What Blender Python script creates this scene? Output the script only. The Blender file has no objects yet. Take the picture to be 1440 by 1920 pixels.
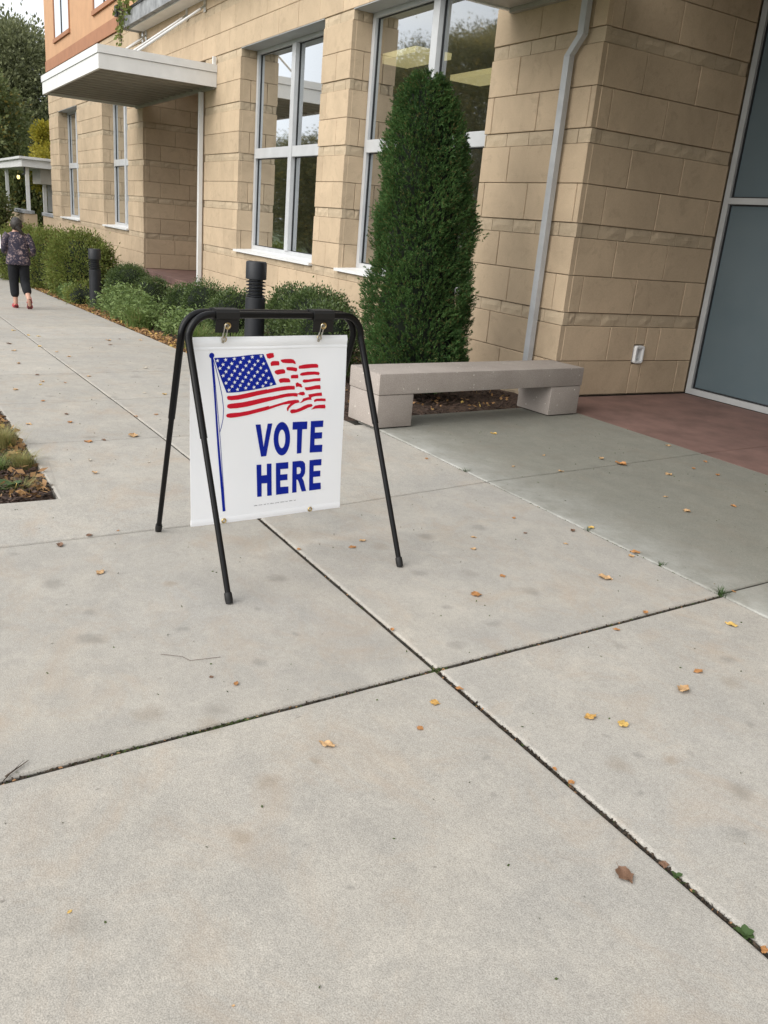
import bpy, bmesh, math, random, json
import numpy as np
from mathutils import Vector, Matrix
from mathutils.geometry import tessellate_polygon

random.seed(7)
RNG = np.random.default_rng(11)
S = bpy.context.scene
COL = S.collection

# ------------------------------------------------------------------ camera
CAM_YAW, CAM_PITCH, CAM_ROLL, CAM_F, CAM_H = 1.016699, 0.3280225, 0.0883468, 1571.88, 1.6
_fw = Vector((-math.sin(CAM_YAW) * math.cos(CAM_PITCH), math.cos(CAM_YAW) * math.cos(CAM_PITCH), -math.sin(CAM_PITCH)))
_r0 = Vector((math.cos(CAM_YAW), math.sin(CAM_YAW), 0))
_u0 = _r0.cross(_fw)
CR = _r0 * math.cos(CAM_ROLL) + _u0 * math.sin(CAM_ROLL)
CU = _u0 * math.cos(CAM_ROLL) - _r0 * math.sin(CAM_ROLL)
CF = _fw
cd = bpy.data.cameras.new('camera')
cd.sensor_fit = 'VERTICAL'
cd.sensor_height = 24.0
cd.lens = CAM_F / 1920.0 * 24.0
cd.clip_start = 0.05
cd.clip_end = 2000
cam = bpy.data.objects.new('camera', cd)
m = Matrix((CR, CU, -CF)).transposed().to_4x4()
m.translation = (0, 0, CAM_H)
cam.matrix_world = m
COL.objects.link(cam)
S.camera = cam

# ------------------------------------------------------------------ sky, sun, exposure
SUN_EL, SUN_AZ = math.radians(34), math.radians(172)      # azimuth clockwise from +Y: behind the camera, a little right
w = bpy.data.worlds.new('World')
S.world = w
w.use_nodes = True
nt = w.node_tree
nt.nodes.clear()
sky = nt.nodes.new('ShaderNodeTexSky')
sky.sky_type = 'NISHITA'
sky.sun_disc = False
sky.sun_elevation = SUN_EL
sky.sun_rotation = SUN_AZ
sky.air_density = 1.0
sky.dust_density = 4.0
sky.ozone_density = 0.6
hsv = nt.nodes.new('ShaderNodeHueSaturation')             # overcast: the sky's colour is greyed evenly by cloud
hsv.inputs['Saturation'].default_value = 0.16
cmix = nt.nodes.new('ShaderNodeMix'); cmix.data_type = 'RGBA'
cmix.inputs[0].default_value = 0.72
cmix.inputs[7].default_value = (8.6, 8.9, 9.3, 1)
bg = nt.nodes.new('ShaderNodeBackground')
bg.inputs['Strength'].default_value = 0.105
wo = nt.nodes.new('ShaderNodeOutputWorld')
nt.links.new(sky.outputs[0], hsv.inputs['Color'])
nt.links.new(hsv.outputs[0], cmix.inputs[6])
nt.links.new(cmix.outputs[2], bg.inputs[0])
nt.links.new(bg.outputs[0], wo.inputs[0])

sl = bpy.data.lights.new('sun', 'SUN')
sl.energy = 1.75
sl.angle = math.radians(60)
sl.color = (1.0, 0.96, 0.9)
so = bpy.data.objects.new('sun', sl)
sd = Vector((math.sin(SUN_AZ) * math.cos(SUN_EL), math.cos(SUN_AZ) * math.cos(SUN_EL), math.sin(SUN_EL)))
so.rotation_euler = sd.to_track_quat('Z', 'Y').to_euler()
so.location = sd * 60
COL.objects.link(so)

S.view_settings.view_transform = 'Standard'
S.view_settings.look = 'None'
S.view_settings.gamma = 1.0
S.view_settings.use_curve_mapping = False
S.view_settings.exposure = 0.62
S.render.engine = 'CYCLES'
S.cycles.use_denoising = True
S.cycles.max_bounces = 8
S.cycles.transparent_max_bounces = 16
S.cycles.sample_clamp_indirect = 6.0

# ------------------------------------------------------------------ helpers
def link(o, parent=None):
    COL.objects.link(o)
    if parent is not None:
        o.parent = parent
    return o

def tag(o, label=None, cat=None, group=None, kind=None):
    if label: o['label'] = label
    if cat: o['category'] = cat
    if group: o['group'] = group
    if kind: o['kind'] = kind
    return o

def empty(name, loc=(0, 0, 0), rz=0.0):
    o = bpy.data.objects.new(name, None)
    o.location = loc
    o.rotation_euler = (0, 0, rz)
    o.empty_display_size = 0.2
    return link(o)

def mobj(name, me, mat, parent=None):
    o = bpy.data.objects.new(name, me)
    if mat is not None and not me.materials:
        me.materials.append(mat)
    return link(o, parent)

class MB:
    """collects verts and faces; build() links them as one mesh object"""
    def __init__(s, org=(0, 0, 0)):
        s.v = []; s.f = []; s.o = Vector(org)
    def add(s, vs, fs):
        n = len(s.v)
        s.v += [tuple(Vector(p) - s.o) for p in vs]
        s.f += [tuple(n + i for i in f) for f in fs]
    def box(s, x0, x1, y0, y1, z0, z1, c=0.0):
        if c <= 0:
            vs = [(x, y, z) for x in (x0, x1) for y in (y0, y1) for z in (z0, z1)]
            s.add(vs, [(0, 1, 3, 2), (4, 6, 7, 5), (0, 4, 5, 1), (2, 3, 7, 6), (0, 2, 6, 4), (1, 5, 7, 3)])
        else:
            bm = bmesh.new()
            bmesh.ops.create_cube(bm, size=1)
            for v in bm.verts:
                v.co = Vector(((x0 + x1) / 2 + v.co.x * (x1 - x0), (y0 + y1) / 2 + v.co.y * (y1 - y0), (z0 + z1) / 2 + v.co.z * (z1 - z0)))
            bmesh.ops.bevel(bm, geom=bm.edges[:], offset=c, segments=2, affect='EDGES', profile=0.6)
            bm.verts.index_update()
            s.add([v.co.copy() for v in bm.verts], [[v.index for v in f.verts] for f in bm.faces])
            bm.free()
    def prism(s, pts, z0, z1):
        """pts: 2D polygon (x, y) counter-clockwise; z0/z1 may be functions of x"""
        f0 = z0 if callable(z0) else (lambda x: z0)
        f1 = z1 if callable(z1) else (lambda x: z1)
        n = len(pts)
        vs = [(x, y, f0(x)) for x, y in pts] + [(x, y, f1(x)) for x, y in pts]
        fs = [tuple(reversed(range(n))), tuple(range(n, 2 * n))]
        fs += [(i, (i + 1) % n, n + (i + 1) % n, n + i) for i in range(n)]
        s.add(vs, fs)
    def tube(s, path, rad, seg=12, cap=True, sq=None):
        path = [Vector(p) for p in path]
        n = len(path)
        rads = rad if isinstance(rad, (list, tuple)) else [rad] * n
        t0 = (path[1] - path[0]).normalized()
        up = Vector((0, 0, 1)) if abs(t0.z) < 0.9 else Vector((1, 0, 0))
        side = t0.cross(up).normalized()
        vs = []
        for i, p in enumerate(path):
            if i == 0: t = path[1] - path[0]
            elif i == n - 1: t = path[-1] - path[-2]
            else: t = (path[i + 1] - path[i]).normalized() + (path[i] - path[i - 1]).normalized()
            t.normalize()
            side = (side - t * side.dot(t)).normalized()
            b = t.cross(side)
            for k in range(seg):
                a = 2 * math.pi * k / seg
                vs.append(p + (side * math.cos(a) + b * math.sin(a)) * rads[i])
        fs = []
        for i in range(n - 1):
            for k in range(seg):
                a = i * seg + k; b_ = i * seg + (k + 1) % seg
                fs.append((a, b_, b_ + seg, a + seg))
        if cap:
            fs.append(tuple(reversed(range(seg))))
            fs.append(tuple(range((n - 1) * seg, n * seg)))
        s.add(vs, fs)
    def lathe(s, prof, cx, cy, seg=28):
        vs = []
        for r_, z in prof:
            for k in range(seg):
                a = 2 * math.pi * k / seg
                vs.append((cx + r_ * math.cos(a), cy + r_ * math.sin(a), z))
        fs = []
        for i in range(len(prof) - 1):
            for k in range(seg):
                a = i * seg + k; b = i * seg + (k + 1) % seg
                fs.append((a, b, b + seg, a + seg))
        fs.append(tuple(reversed(range(seg))))
        fs.append(tuple(range((len(prof) - 1) * seg, len(prof) * seg)))
        s.add(vs, fs)
    def mesh(s, name):
        me = bpy.data.meshes.new(name)
        me.from_pydata(s.v, [], s.f)
        me.validate()
        return me
    def build(s, name, mat, parent=None, smooth=False, angle=40):
        me = s.mesh(name)
        if smooth:
            for p in me.polygons: p.use_smooth = True
            try: me.set_sharp_from_angle(angle=math.radians(angle))
            except Exception: pass
        return mobj(name, me, mat, parent)

def np_mesh(name, verts, faces_n, mat, loops=None):
    """verts (N,3); every face has faces_n consecutive verts"""
    verts = np.ascontiguousarray(verts, dtype=np.float32)
    nv = len(verts); nf = nv // faces_n
    me = bpy.data.meshes.new(name)
    me.vertices.add(nv); me.vertices.foreach_set('co', verts.ravel())
    me.loops.add(nv); me.loops.foreach_set('vertex_index', np.arange(nv, dtype=np.int32))
    me.polygons.add(nf)
    me.polygons.foreach_set('loop_start', np.arange(0, nv, faces_n, dtype=np.int32))
    me.polygons.foreach_set('loop_total', np.full(nf, faces_n, dtype=np.int32))
    me.update(calc_edges=True)
    me.materials.append(mat)
    return me

def gz(X):
    """ground height: level by the sign, falling gently away to the left"""
    t = max(0.0, -max(X, -46.0) - 5.0)
    return -0.036 * (t - 0.9 * (1 - math.exp(-t / 0.9)))

# ------------------------------------------------------------------ materials
def node_mat(name):
    m_ = bpy.data.materials.new(name)
    m_.use_nodes = True
    n = m_.node_tree.nodes; l = m_.node_tree.links
    return m_, n, l, n['Principled BSDF']

def L(c):      # sRGB 0-255 -> linear
    return tuple((x / 255 / 12.92) if x / 255 <= 0.04045 else ((x / 255 + 0.055) / 1.055) ** 2.4 for x in c) + (1,)

def mixc(n, l, fac, a, b, mode='MIX'):
    x = n.new('ShaderNodeMix'); x.data_type = 'RGBA'; x.blend_type = mode
    for sock, val in ((x.inputs[0], fac), (x.inputs[6], a), (x.inputs[7], b)):
        if hasattr(val, 'links'): l.new(val, sock)
        elif isinstance(val, (int, float)): sock.default_value = val
        else: sock.default_value = val
    return x.outputs[2]

def tex(n, l, kind, scale, vec, detail=4, rough=0.55, dist=0.0):
    if kind == 'noise':
        t = n.new('ShaderNodeTexNoise'); t.inputs['Detail'].default_value = detail; t.inputs['Roughness'].default_value = rough
        t.inputs['Distortion'].default_value = dist
        out = t.outputs['Fac']
    else:
        t = n.new('ShaderNodeTexVoronoi'); out = t.outputs['Distance']
    t.inputs['Scale'].default_value = scale
    l.new(vec, t.inputs['Vector'])
    return out

def ramp(n, l, fac, stops):
    r = n.new('ShaderNodeValToRGB')
    e = r.color_ramp.elements
    e[0].position, e[0].color = stops[0][0], (stops[0][1],) * 3 + (1,)
    e[1].position, e[1].color = stops[-1][0], (stops[-1][1],) * 3 + (1,)
    for p, v in stops[1:-1]:
        q = e.new(p); q.color = (v,) * 3 + (1,)
    l.new(fac, r.inputs[0])
    return r.outputs[0]

def coords(n, l, scale=(1, 1, 1)):
    tc = n.new('ShaderNodeTexCoord'); mp = n.new('ShaderNodeMapping')
    mp.inputs['Scale'].default_value = scale
    l.new(tc.outputs['Object'], mp.inputs[0])
    return mp.outputs[0]

def bump(n, l, b, h, strength, dist=0.01):
    bp = n.new('ShaderNodeBump'); bp.inputs['Strength'].default_value = strength; bp.inputs['Distance'].default_value = dist
    l.new(h, bp.inputs['Height']); l.new(bp.outputs[0], b.inputs['Normal'])

def simple(name, col, rough=0.6, var=0.12, scale=8.0, metal=0.0, bmp=0.0, bscale=60.0, spec=0.5, rnd=0.0):
    """one colour with noise mottling, optional fine bump, optional per-piece variation"""
    m_, n, l, b = node_mat(name)
    v = coords(n, l)
    c = tuple(col[:3]) + (1,)
    dark = tuple(x * (1 - var * 1.6) for x in c[:3]) + (1,)
    lite = tuple(min(1, x * (1 + var)) for x in c[:3]) + (1,)
    f = ramp(n, l, tex(n, l, 'noise', scale, v, 6, 0.6), [(0.3, 0), (0.7, 1)])
    out = mixc(n, l, f, dark, lite)
    if rnd > 0:
        g = n.new('ShaderNodeNewGeometry')
        oi = n.new('ShaderNodeObjectInfo')
        ad = n.new('ShaderNodeMath'); ad.operation = 'ADD'
        l.new(g.outputs['Random Per Island'], ad.inputs[0]); l.new(oi.outputs['Random'], ad.inputs[1])
        fr = n.new('ShaderNodeMath'); fr.operation = 'FRACT'; l.new(ad.outputs[0], fr.inputs[0])
        mr = n.new('ShaderNodeMapRange'); mr.inputs[3].default_value = 1 - rnd; mr.inputs[4].default_value = 1 + rnd
        l.new(fr.outputs[0], mr.inputs[0])
        out = mixc(n, l, 1.0, out, mr.outputs[0], 'MULTIPLY')
    l.new(out, b.inputs['Base Color'])
    b.inputs['Roughness'].default_value = rough
    b.inputs['Metallic'].default_value = metal
    b.inputs['Specular IOR Level'].default_value = spec
    if bmp > 0:
        bump(n, l, b, tex(n, l, 'noise', bscale, v, 5, 0.65), bmp)
    return m_

def leafmat(name, c1, c2, c3=None, rough=0.55, trans=0.25, spec=0.3):
    """foliage: every leaf its own shade between c1 and c2 (a few c3), some light passing through"""
    m_, n, l, b = node_mat(name)
    g = n.new('ShaderNodeNewGeometry')
    v = coords(n, l)
    big = ramp(n, l, tex(n, l, 'noise', 3.0, v, 2), [(0.35, 0), (0.65, 1)])
    ad = n.new('ShaderNodeMath'); ad.operation = 'MULTIPLY_ADD'
    l.new(big, ad.inputs[0]); ad.inputs[1].default_value = 0.4
    mm = n.new('ShaderNodeMath'); mm.operation = 'MULTIPLY'; mm.inputs[1].default_value = 0.6
    l.new(g.outputs['Random Per Island'], mm.inputs[0]); l.new(mm.outputs[0], ad.inputs[2])
    out = mixc(n, l, ad.outputs[0], tuple(c1) + (1,), tuple(c2) + (1,))
    if c3 is not None:
        f3 = ramp(n, l, g.outputs['Random Per Island'], [(0.90, 0), (0.93, 1)])
        out = mixc(n, l, f3, out, tuple(c3) + (1,))
    l.new(out, b.inputs['Base Color'])
    b.inputs['Roughness'].default_value = rough
    b.inputs['Specular IOR Level'].default_value = spec
    tr = n.new('ShaderNodeBsdfTranslucent'); l.new(out, tr.inputs[0])
    mx = n.new('ShaderNodeMixShader'); mx.inputs[0].default_value = trans
    l.new(b.outputs[0], mx.inputs[1]); l.new(tr.outputs[0], mx.inputs[2])
    l.new(mx.outputs[0], n['Material Output'].inputs[0])
    return m_

STAINS = [(-3.02,0.581,0.057,0),(-2.605,1.127,0.04,0),(-1.931,0.877,0.049,1),(-1.744,0.721,0.038,1),(-1.972,1.065,0.026,1),(-2.442,1.932,0.048,0),(-2.756,2.091,0.032,0),(-2.549,2.193,0.046,0),(-2.186,2.594,0.04,0),(-1.914,2.948,0.044,0),(-1.775,2.798,0.065,1),(-1.158,2.027,0.052,0),(-1.555,1.957,0.058,1),(-1.505,2.146,0.039,1),(-1.565,2.066,0.02,0),(-1.426,1.913,0.018,0),(-1.604,1.48,0.016,0),(-1.756,1.564,0.025,0),(-3.512,2.176,0.068,1),(-3.969,0.441,0.036,0),(-2.96,0.94,0.033,0),(-3.041,1.298,0.023,0),(-7.636,1.756,0.074,0),(-8.771,2.255,0.086,0),(-3.411,1.021,0.037,1),(-3.236,0.637,0.038,0),(-1.536,2.596,0.03,0),(-1.497,2.237,0.018,0),(-1.464,0.909,0.012,0),(-1.699,2.039,0.016,0),(-2.763,1.354,0.024,0),(-3.59,2.88,0.054,0),(-3.136,2.187,0.046,0),(-2.761,2.588,0.062,0),(-2.281,0.825,0.058,1),(-2.421,0.653,0.066,1)]
def concrete_mat(name, base, warm, eff=False, stain=0.5):
    """broom-finished sidewalk concrete: blotches, rust tint, drips, pits; efflorescence beside one joint"""
    m_, n, l, b = node_mat(name)
    v = coords(n, l)
    vs = coords(n, l, (1.0, 1.25, 1.0))
    big = ramp(n, l, tex(n, l, 'noise', 0.9, v, 6, 0.62, 0.8), [(0.3, 0), (0.7, 1)])
    med = ramp(n, l, tex(n, l, 'noise', 2.6, vs, 9, 0.66, 0.5), [(0.38, 0), (0.66, 1)])
    fine = ramp(n, l, tex(n, l, 'noise', 55.0, v, 4, 0.7), [(0.3, 0), (0.7, 1)])
    grain = ramp(n, l, tex(n, l, 'noise', 260.0, v, 2, 0.7), [(0.3, 0), (0.7, 1)])
    c0 = mixc(n, l, big, tuple(base) + (1,), tuple(warm) + (1,))
    c1 = mixc(n, l, med, c0, tuple(x * 0.80 for x in base) + (1,))
    f1 = n.new('ShaderNodeMath'); f1.operation = 'MULTIPLY'; f1.inputs[1].default_value = 0.45; l.new(med, f1.inputs[0])
    l.new(f1.outputs[0], c1.node.inputs[0])
    mot = ramp(n, l, tex(n, l, 'noise', 8.5, v, 10, 0.74, 0.7), [(0.42, 0.0), (0.62, 0.30)])
    c1 = mixc(n, l, mot, c1, tuple(x * 0.72 for x in base) + (1,))
    lit = ramp(n, l, tex(n, l, 'noise', 5.0, v, 10, 0.75, 0.9), [(0.52, 0.0), (0.68, 0.26)])
    c1 = mixc(n, l, lit, c1, tuple(min(1, x * 1.22) for x in warm) + (1,))
    c2 = mixc(n, l, 0.20, c1, ramp(n, l, tex(n, l, 'noise', 55.0, v, 4, 0.7), [(0.3, 0.30), (0.7, 0.72)]), 'OVERLAY')
    c3 = mixc(n, l, 0.55, c2, ramp(n, l, tex(n, l, 'noise', 260.0, v, 2, 0.7), [(0.3, 0.25), (0.7, 0.78)]), 'OVERLAY')
    # rusty-brown clouding
    ru = ramp(n, l, tex(n, l, 'noise', 2.3, vs, 6, 0.7, 0.8), [(0.50, 0), (0.74, 0.42)])
    c4 = mixc(n, l, ru, c3, (0.40, 0.30, 0.21, 1) if not eff else (0.22, 0.19, 0.15, 1))
    # spots: gum and drip stains with soft ragged edges
    nz = n.new('ShaderNodeTexNoise'); nz.inputs['Scale'].default_value = 14.0; nz.inputs['Detail'].default_value = 6.0; l.new(v, nz.inputs['Vector'])
    wv = mixc(n, l, 0.07, v, nz.outputs['Color'], 'ADD')
    fl_ = n.new('ShaderNodeVectorMath'); fl_.operation = 'MULTIPLY'; fl_.inputs[1].default_value = (1, 1, 0); l.new(wv, fl_.inputs[0])
    wv2 = fl_.outputs[0]
    sp = tex(n, l, 'voronoi', 2.4, wv)
    spm = ramp(n, l, sp, [(0.04, stain), (0.15, 0.0)])
    pick = ramp(n, l, tex(n, l, 'noise', 1.3, v, 2), [(0.42, 0), (0.52, 1)])
    spf = n.new('ShaderNodeMath'); spf.operation = 'MULTIPLY'; l.new(spm, spf.inputs[0]); l.new(pick, spf.inputs[1])
    c5 = mixc(n, l, spf.outputs[0], c4, (0.20, 0.185, 0.16, 1))
    for ci, colr in ((0, (0.15, 0.145, 0.13, 1)), (1, (0.22, 0.165, 0.105, 1))):     # single blots: drips, gum, rust
        acc = None
        for sx_, sy_, sr_, sc_ in STAINS:
            if sc_ != ci: continue
            dv = n.new('ShaderNodeVectorMath'); dv.operation = 'DISTANCE'; l.new(wv2, dv.inputs[0]); dv.inputs[1].default_value = (sx_ + 0.03, sy_ + 0.03, 0.0)
            mr_ = n.new('ShaderNodeMapRange'); mr_.inputs[1].default_value = sr_ * 0.35; mr_.inputs[2].default_value = sr_; mr_.inputs[3].default_value = 0.30 if ci == 0 else 0.28; mr_.inputs[4].default_value = 0.0
            l.new(dv.outputs['Value'], mr_.inputs[0])
            if acc is None: acc = mr_.outputs[0]
            else:
                mx_ = n.new('ShaderNodeMath'); mx_.operation = 'MAXIMUM'; l.new(acc, mx_.inputs[0]); l.new(mr_.outputs[0], mx_.inputs[1]); acc = mx_.outputs[0]
        c5 = mixc(n, l, acc, c5, colr)
    sp2 = ramp(n, l, tex(n, l, 'voronoi', 17.0, wv), [(0.05, 0.55), (0.13, 0.0)])
    pk2 = ramp(n, l, tex(n, l, 'noise', 6.0, v, 2), [(0.60, 0), (0.66, 1)])
    s2 = n.new('ShaderNodeMath'); s2.operation = 'MULTIPLY'; l.new(sp2, s2.inputs[0]); l.new(pk2, s2.inputs[1])
    c6 = mixc(n, l, s2.outputs[0], c5, (0.13, 0.115, 0.10, 1))
    sp3 = ramp(n, l, tex(n, l, 'voronoi', 30.0, v), [(0.03, 0.8), (0.06, 0.0)])
    pk3 = ramp(n, l, tex(n, l, 'noise', 11.0, v, 2), [(0.63, 0), (0.66, 1)])
    s3 = n.new('ShaderNodeMath'); s3.operation = 'MULTIPLY'; l.new(sp3, s3.inputs[0]); l.new(pk3, s3.inputs[1])
    c7 = mixc(n, l, s3.outputs[0], c6, (0.62, 0.60, 0.55, 1))
    if eff:
        sx = n.new('ShaderNodeSeparateXYZ'); l.new(v, sx.inputs[0])
        mr = n.new('ShaderNodeMapRange'); mr.inputs[1].default_value = 3.50; mr.inputs[2].default_value = 4.35
        mr.inputs[3].default_value = 1.0; mr.inputs[4].default_value = 0.0
        l.new(sx.outputs[1], mr.inputs[0])
        pw = n.new('ShaderNodeMath'); pw.operation = 'POWER'; pw.inputs[1].default_value = 2.4; l.new(mr.outputs[0], pw.inputs[0])
        nn = ramp(n, l, tex(n, l, 'noise', 3.5, v, 6, 0.7), [(0.35, 0.25), (0.65, 1)])
        em = n.new('ShaderNodeMath'); em.operation = 'MULTIPLY'; l.new(pw.outputs[0], em.inputs[0]); l.new(nn, em.inputs[1])
        em2 = n.new('ShaderNodeMath'); em2.operation = 'MULTIPLY'; em2.inputs[1].default_value = 0.5; l.new(em.outputs[0], em2.inputs[0])
        c7 = mixc(n, l, em2.outputs[0], c7, (0.66, 0.66, 0.63, 1))
    oi = n.new('ShaderNodeObjectInfo')                       # every pour cured to a slightly different tone
    sr = n.new('ShaderNodeMapRange'); sr.inputs[3].default_value = 0.94; sr.inputs[4].default_value = 1.05
    l.new(oi.outputs['Random'], sr.inputs[0])
    c7 = mixc(n, l, 1.0, c7, sr.outputs[0], 'MULTIPLY')
    l.new(c7, b.inputs['Base Color'])
    b.inputs['Roughness'].default_value = 0.82
    b.inputs['Specular IOR Level'].default_value = 0.3
    h = mixc(n, l, 0.5, ramp(n, l, tex(n, l, 'noise', 40.0, vs, 5, 0.7), [(0.2, 0), (0.8, 1)]), grain)
    bump(n, l, b, h, 0.22, 0.004)
    return m_

def stone_mat(name, base, rough_face=False):
    m_, n, l, b = node_mat(name)
    v = coords(n, l)
    big = ramp(n, l, tex(n, l, 'noise', 1.8, v, 6, 0.65, 0.5), [(0.3, 0), (0.7, 1)])
    fine = ramp(n, l, tex(n, l, 'noise', 90.0, v, 3, 0.7), [(0.25, 0.36), (0.75, 0.66)])
    patch = ramp(n, l, tex(n, l, 'noise', 5.0, v, 8, 0.75, 0.8), [(0.54, 0), (0.62, 0.5)])
    c = mixc(n, l, big, tuple(x * 0.88 for x in base) + (1,), tuple(min(1, x * 1.10) for x in base) + (1,))
    c = mixc(n, l, patch, c, tuple(x * 0.78 for x in base) + (1,))
    c = mixc(n, l, 0.35, c, fine, 'OVERLAY')
    g = n.new('ShaderNodeNewGeometry'); oi = n.new('ShaderNodeObjectInfo')
    ad = n.new('ShaderNodeMath'); ad.operation = 'ADD'
    l.new(g.outputs['Random Per Island'], ad.inputs[0]); l.new(oi.outputs['Random'], ad.inputs[1])
    fr = n.new('ShaderNodeMath'); fr.operation = 'FRACT'; l.new(ad.outputs[0], fr.inputs[0])
    mr = n.new('ShaderNodeMapRange'); mr.inputs[3].default_value = 0.90; mr.inputs[4].default_value = 1.06
    l.new(fr.outputs[0], mr.inputs[0])
    c = mixc(n, l, 1.0, c, mr.outputs[0], 'MULTIPLY')
    l.new(c, b.inputs['Base Color'])
    b.inputs['Roughness'].default_value = 0.85
    b.inputs['Specular IOR Level'].default_value = 0.25
    bump(n, l, b, tex(n, l, 'noise', 28.0 if rough_face else 70.0, v, 6, 0.7), 0.4 if rough_face else 0.22, 0.010 if rough_face else 0.005)
    return m_

def glass_mat(name, tint, gain, base):
    m_, n, l, b = node_mat(name)
    n.remove(b)
    fr = n.new('ShaderNodeFresnel'); fr.inputs[0].default_value = 1.5
    ma = n.new('ShaderNodeMath'); ma.operation = 'MULTIPLY_ADD'; ma.use_clamp = True
    ma.inputs[1].default_value = gain; ma.inputs[2].default_value = base
    l.new(fr.outputs[0], ma.inputs[0])
    tr = n.new('ShaderNodeBsdfTransparent'); tr.inputs[0].default_value = tuple(tint) + (1,)
    gl = n.new('ShaderNodeBsdfGlossy'); gl.inputs['Roughness'].default_value = 0.025
    gl.inputs['Color'].default_value = (0.92, 0.95, 0.97, 1)
    mx = n.new('ShaderNodeMixShader')
    ge = n.new('ShaderNodeNewGeometry')                     # the back of the pane lets light out again
    iv = n.new('ShaderNodeMath'); iv.operation = 'SUBTRACT'; iv.inputs[0].default_value = 1.0; l.new(ge.outputs['Backfacing'], iv.inputs[1])
    mu = n.new('ShaderNodeMath'); mu.operation = 'MULTIPLY'; l.new(ma.outputs[0], mu.inputs[0]); l.new(iv.outputs[0], mu.inputs[1])
    l.new(mu.outputs[0], mx.inputs[0]); l.new(tr.outputs[0], mx.inputs[1]); l.new(gl.outputs[0], mx.inputs[2])
    l.new(mx.outputs[0], n['Material Output'].inputs[0])
    return m_

def emit_mat(name, col, st):
    m_, n, l, b = node_mat(name)
    b.inputs['Base Color'].default_value = tuple(col) + (1,)
    b.inputs['Emission Color'].default_value = tuple(col) + (1,)
    b.inputs['Emission Strength'].default_value = st
    return m_

M = {}
M['concrete'] = concrete_mat('sidewalk_concrete', (0.372, 0.356, 0.326), (0.438, 0.405, 0.350))
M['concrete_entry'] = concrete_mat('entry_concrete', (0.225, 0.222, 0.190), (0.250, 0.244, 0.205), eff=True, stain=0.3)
M['red_concrete'] = simple('red_tinted_concrete', (0.200, 0.118, 0.098), 0.75, 0.2, 3.0, bmp=0.15, bscale=90)
M['soil'] = simple('joint_soil', (0.035, 0.030, 0.022), 0.95, 0.4, 30, bmp=0.8, bscale=60)
M['stone'] = stone_mat('tan_stone', (0.52, 0.402, 0.275))
M['stone_rough'] = stone_mat('split_face_stone', (0.50, 0.40, 0.28), True)
M['mortar'] = simple('mortar', (0.41, 0.315, 0.215), 0.9, 0.15, 20)
M['stucco_orange'] = simple('orange_stucco', (0.57, 0.33, 0.185), 0.85, 0.06, 2.0, bmp=0.1, bscale=120)
M['stucco_brown'] = simple('brown_stucco', (0.40, 0.19, 0.105), 0.85, 0.08, 2.0, bmp=0.1, bscale=120)
M['white_metal'] = simple('white_metal', (0.74, 0.74, 0.73), 0.42, 0.05, 3.0)
M['alu'] = simple('window_frame_metal', (0.50, 0.51, 0.52), 0.38, 0.05, 4.0)
M['grey_metal'] = simple('grey_painted_metal', (0.36, 0.37, 0.37), 0.45, 0.07, 4.0)
M['soffit'] = simple('soffit_metal', (0.36, 0.335, 0.29), 0.5, 0.08, 3.0)
M['glass'] = glass_mat('window_glass', (0.86, 0.88, 0.87), 5.0, 0.14)
M['gasket'] = simple('black_gasket', (0.015, 0.016, 0.018), 0.5)
M['store_glass'] = None
M['interior'] = simple('interior_paint', (0.34, 0.31, 0.27), 0.9, 0.1, 1.0)
M['blind'] = simple('window_blind', (0.42, 0.36, 0.29), 0.8, 0.06, 2.0)
M['troffer'] = emit_mat('lit_ceiling_light', (1.0, 0.84, 0.42), 0.5)
M['bench'] = None
M['black_metal'] = simple('black_enamel', (0.0025, 0.0025, 0.003), 0.34, 0.2, 6.0, bmp=0.05, bscale=200, spec=0.25)
M['black_plastic'] = simple('black_plastic', (0.003, 0.003, 0.003), 0.6, 0.2, 6.0)
M['bollard'] = simple('charcoal_powdercoat', (0.010, 0.012, 0.016), 0.55, 0.15, 10.0, bmp=0.1, bscale=300)
M['brass'] = simple('brass_grommet', (0.55, 0.42, 0.20), 0.3, 0.15, 40, metal=1.0)
M['steel'] = simple('zinc_steel', (0.60, 0.58, 0.53), 0.3, 0.15, 40, metal=1.0)
M['vinyl'] = None
M['print_blue'] = simple('blue_ink', (0.004, 0.018, 0.30), 0.6, 0.05, 30, spec=0.15)
M['print_red'] = simple('red_ink', (0.60, 0.010, 0.030), 0.6, 0.05, 30, spec=0.15)
M['print_white'] = simple('unprinted_vinyl', (0.80, 0.82, 0.86), 0.45, 0.02, 30)
M['print_black'] = simple('fine_print_ink', (0.08, 0.08, 0.10), 0.5, 0.05, 30)
M['balcony'] = simple('weathered_grey_fascia', (0.30, 0.31, 0.32), 0.8, 0.3, 4.0, bmp=0.2, bscale=40)
M['mulch'] = simple('mulch', (0.075, 0.045, 0.030), 0.95, 0.5, 35, bmp=1.0, bscale=45)
M['chip'] = simple('bark_chip', (0.060, 0.036, 0.026), 0.9, 0.3, 30, rnd=0.6)
M['lawn'] = simple('lawn', (0.075, 0.105, 0.035), 0.95, 0.3, 3.0)
M['grey_pipe'] = simple('grey_downspout_metal', (0.46, 0.47, 0.48), 0.4, 0.08, 5.0)
M['bark'] = simple('bark', (0.10, 0.075, 0.055), 0.95, 0.35, 14, bmp=0.9, bscale=25)
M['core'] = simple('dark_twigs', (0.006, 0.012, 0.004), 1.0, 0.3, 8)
M['arbor'] = leafmat('arborvitae_spray', (0.022, 0.066, 0.018), (0.115, 0.215, 0.058), (0.17, 0.14, 0.05), 0.6, 0.25)
M['box'] = leafmat('boxwood_leaf', (0.040, 0.074, 0.022), (0.130, 0.180, 0.058), None, 0.4, 0.2, 0.4)
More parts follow.
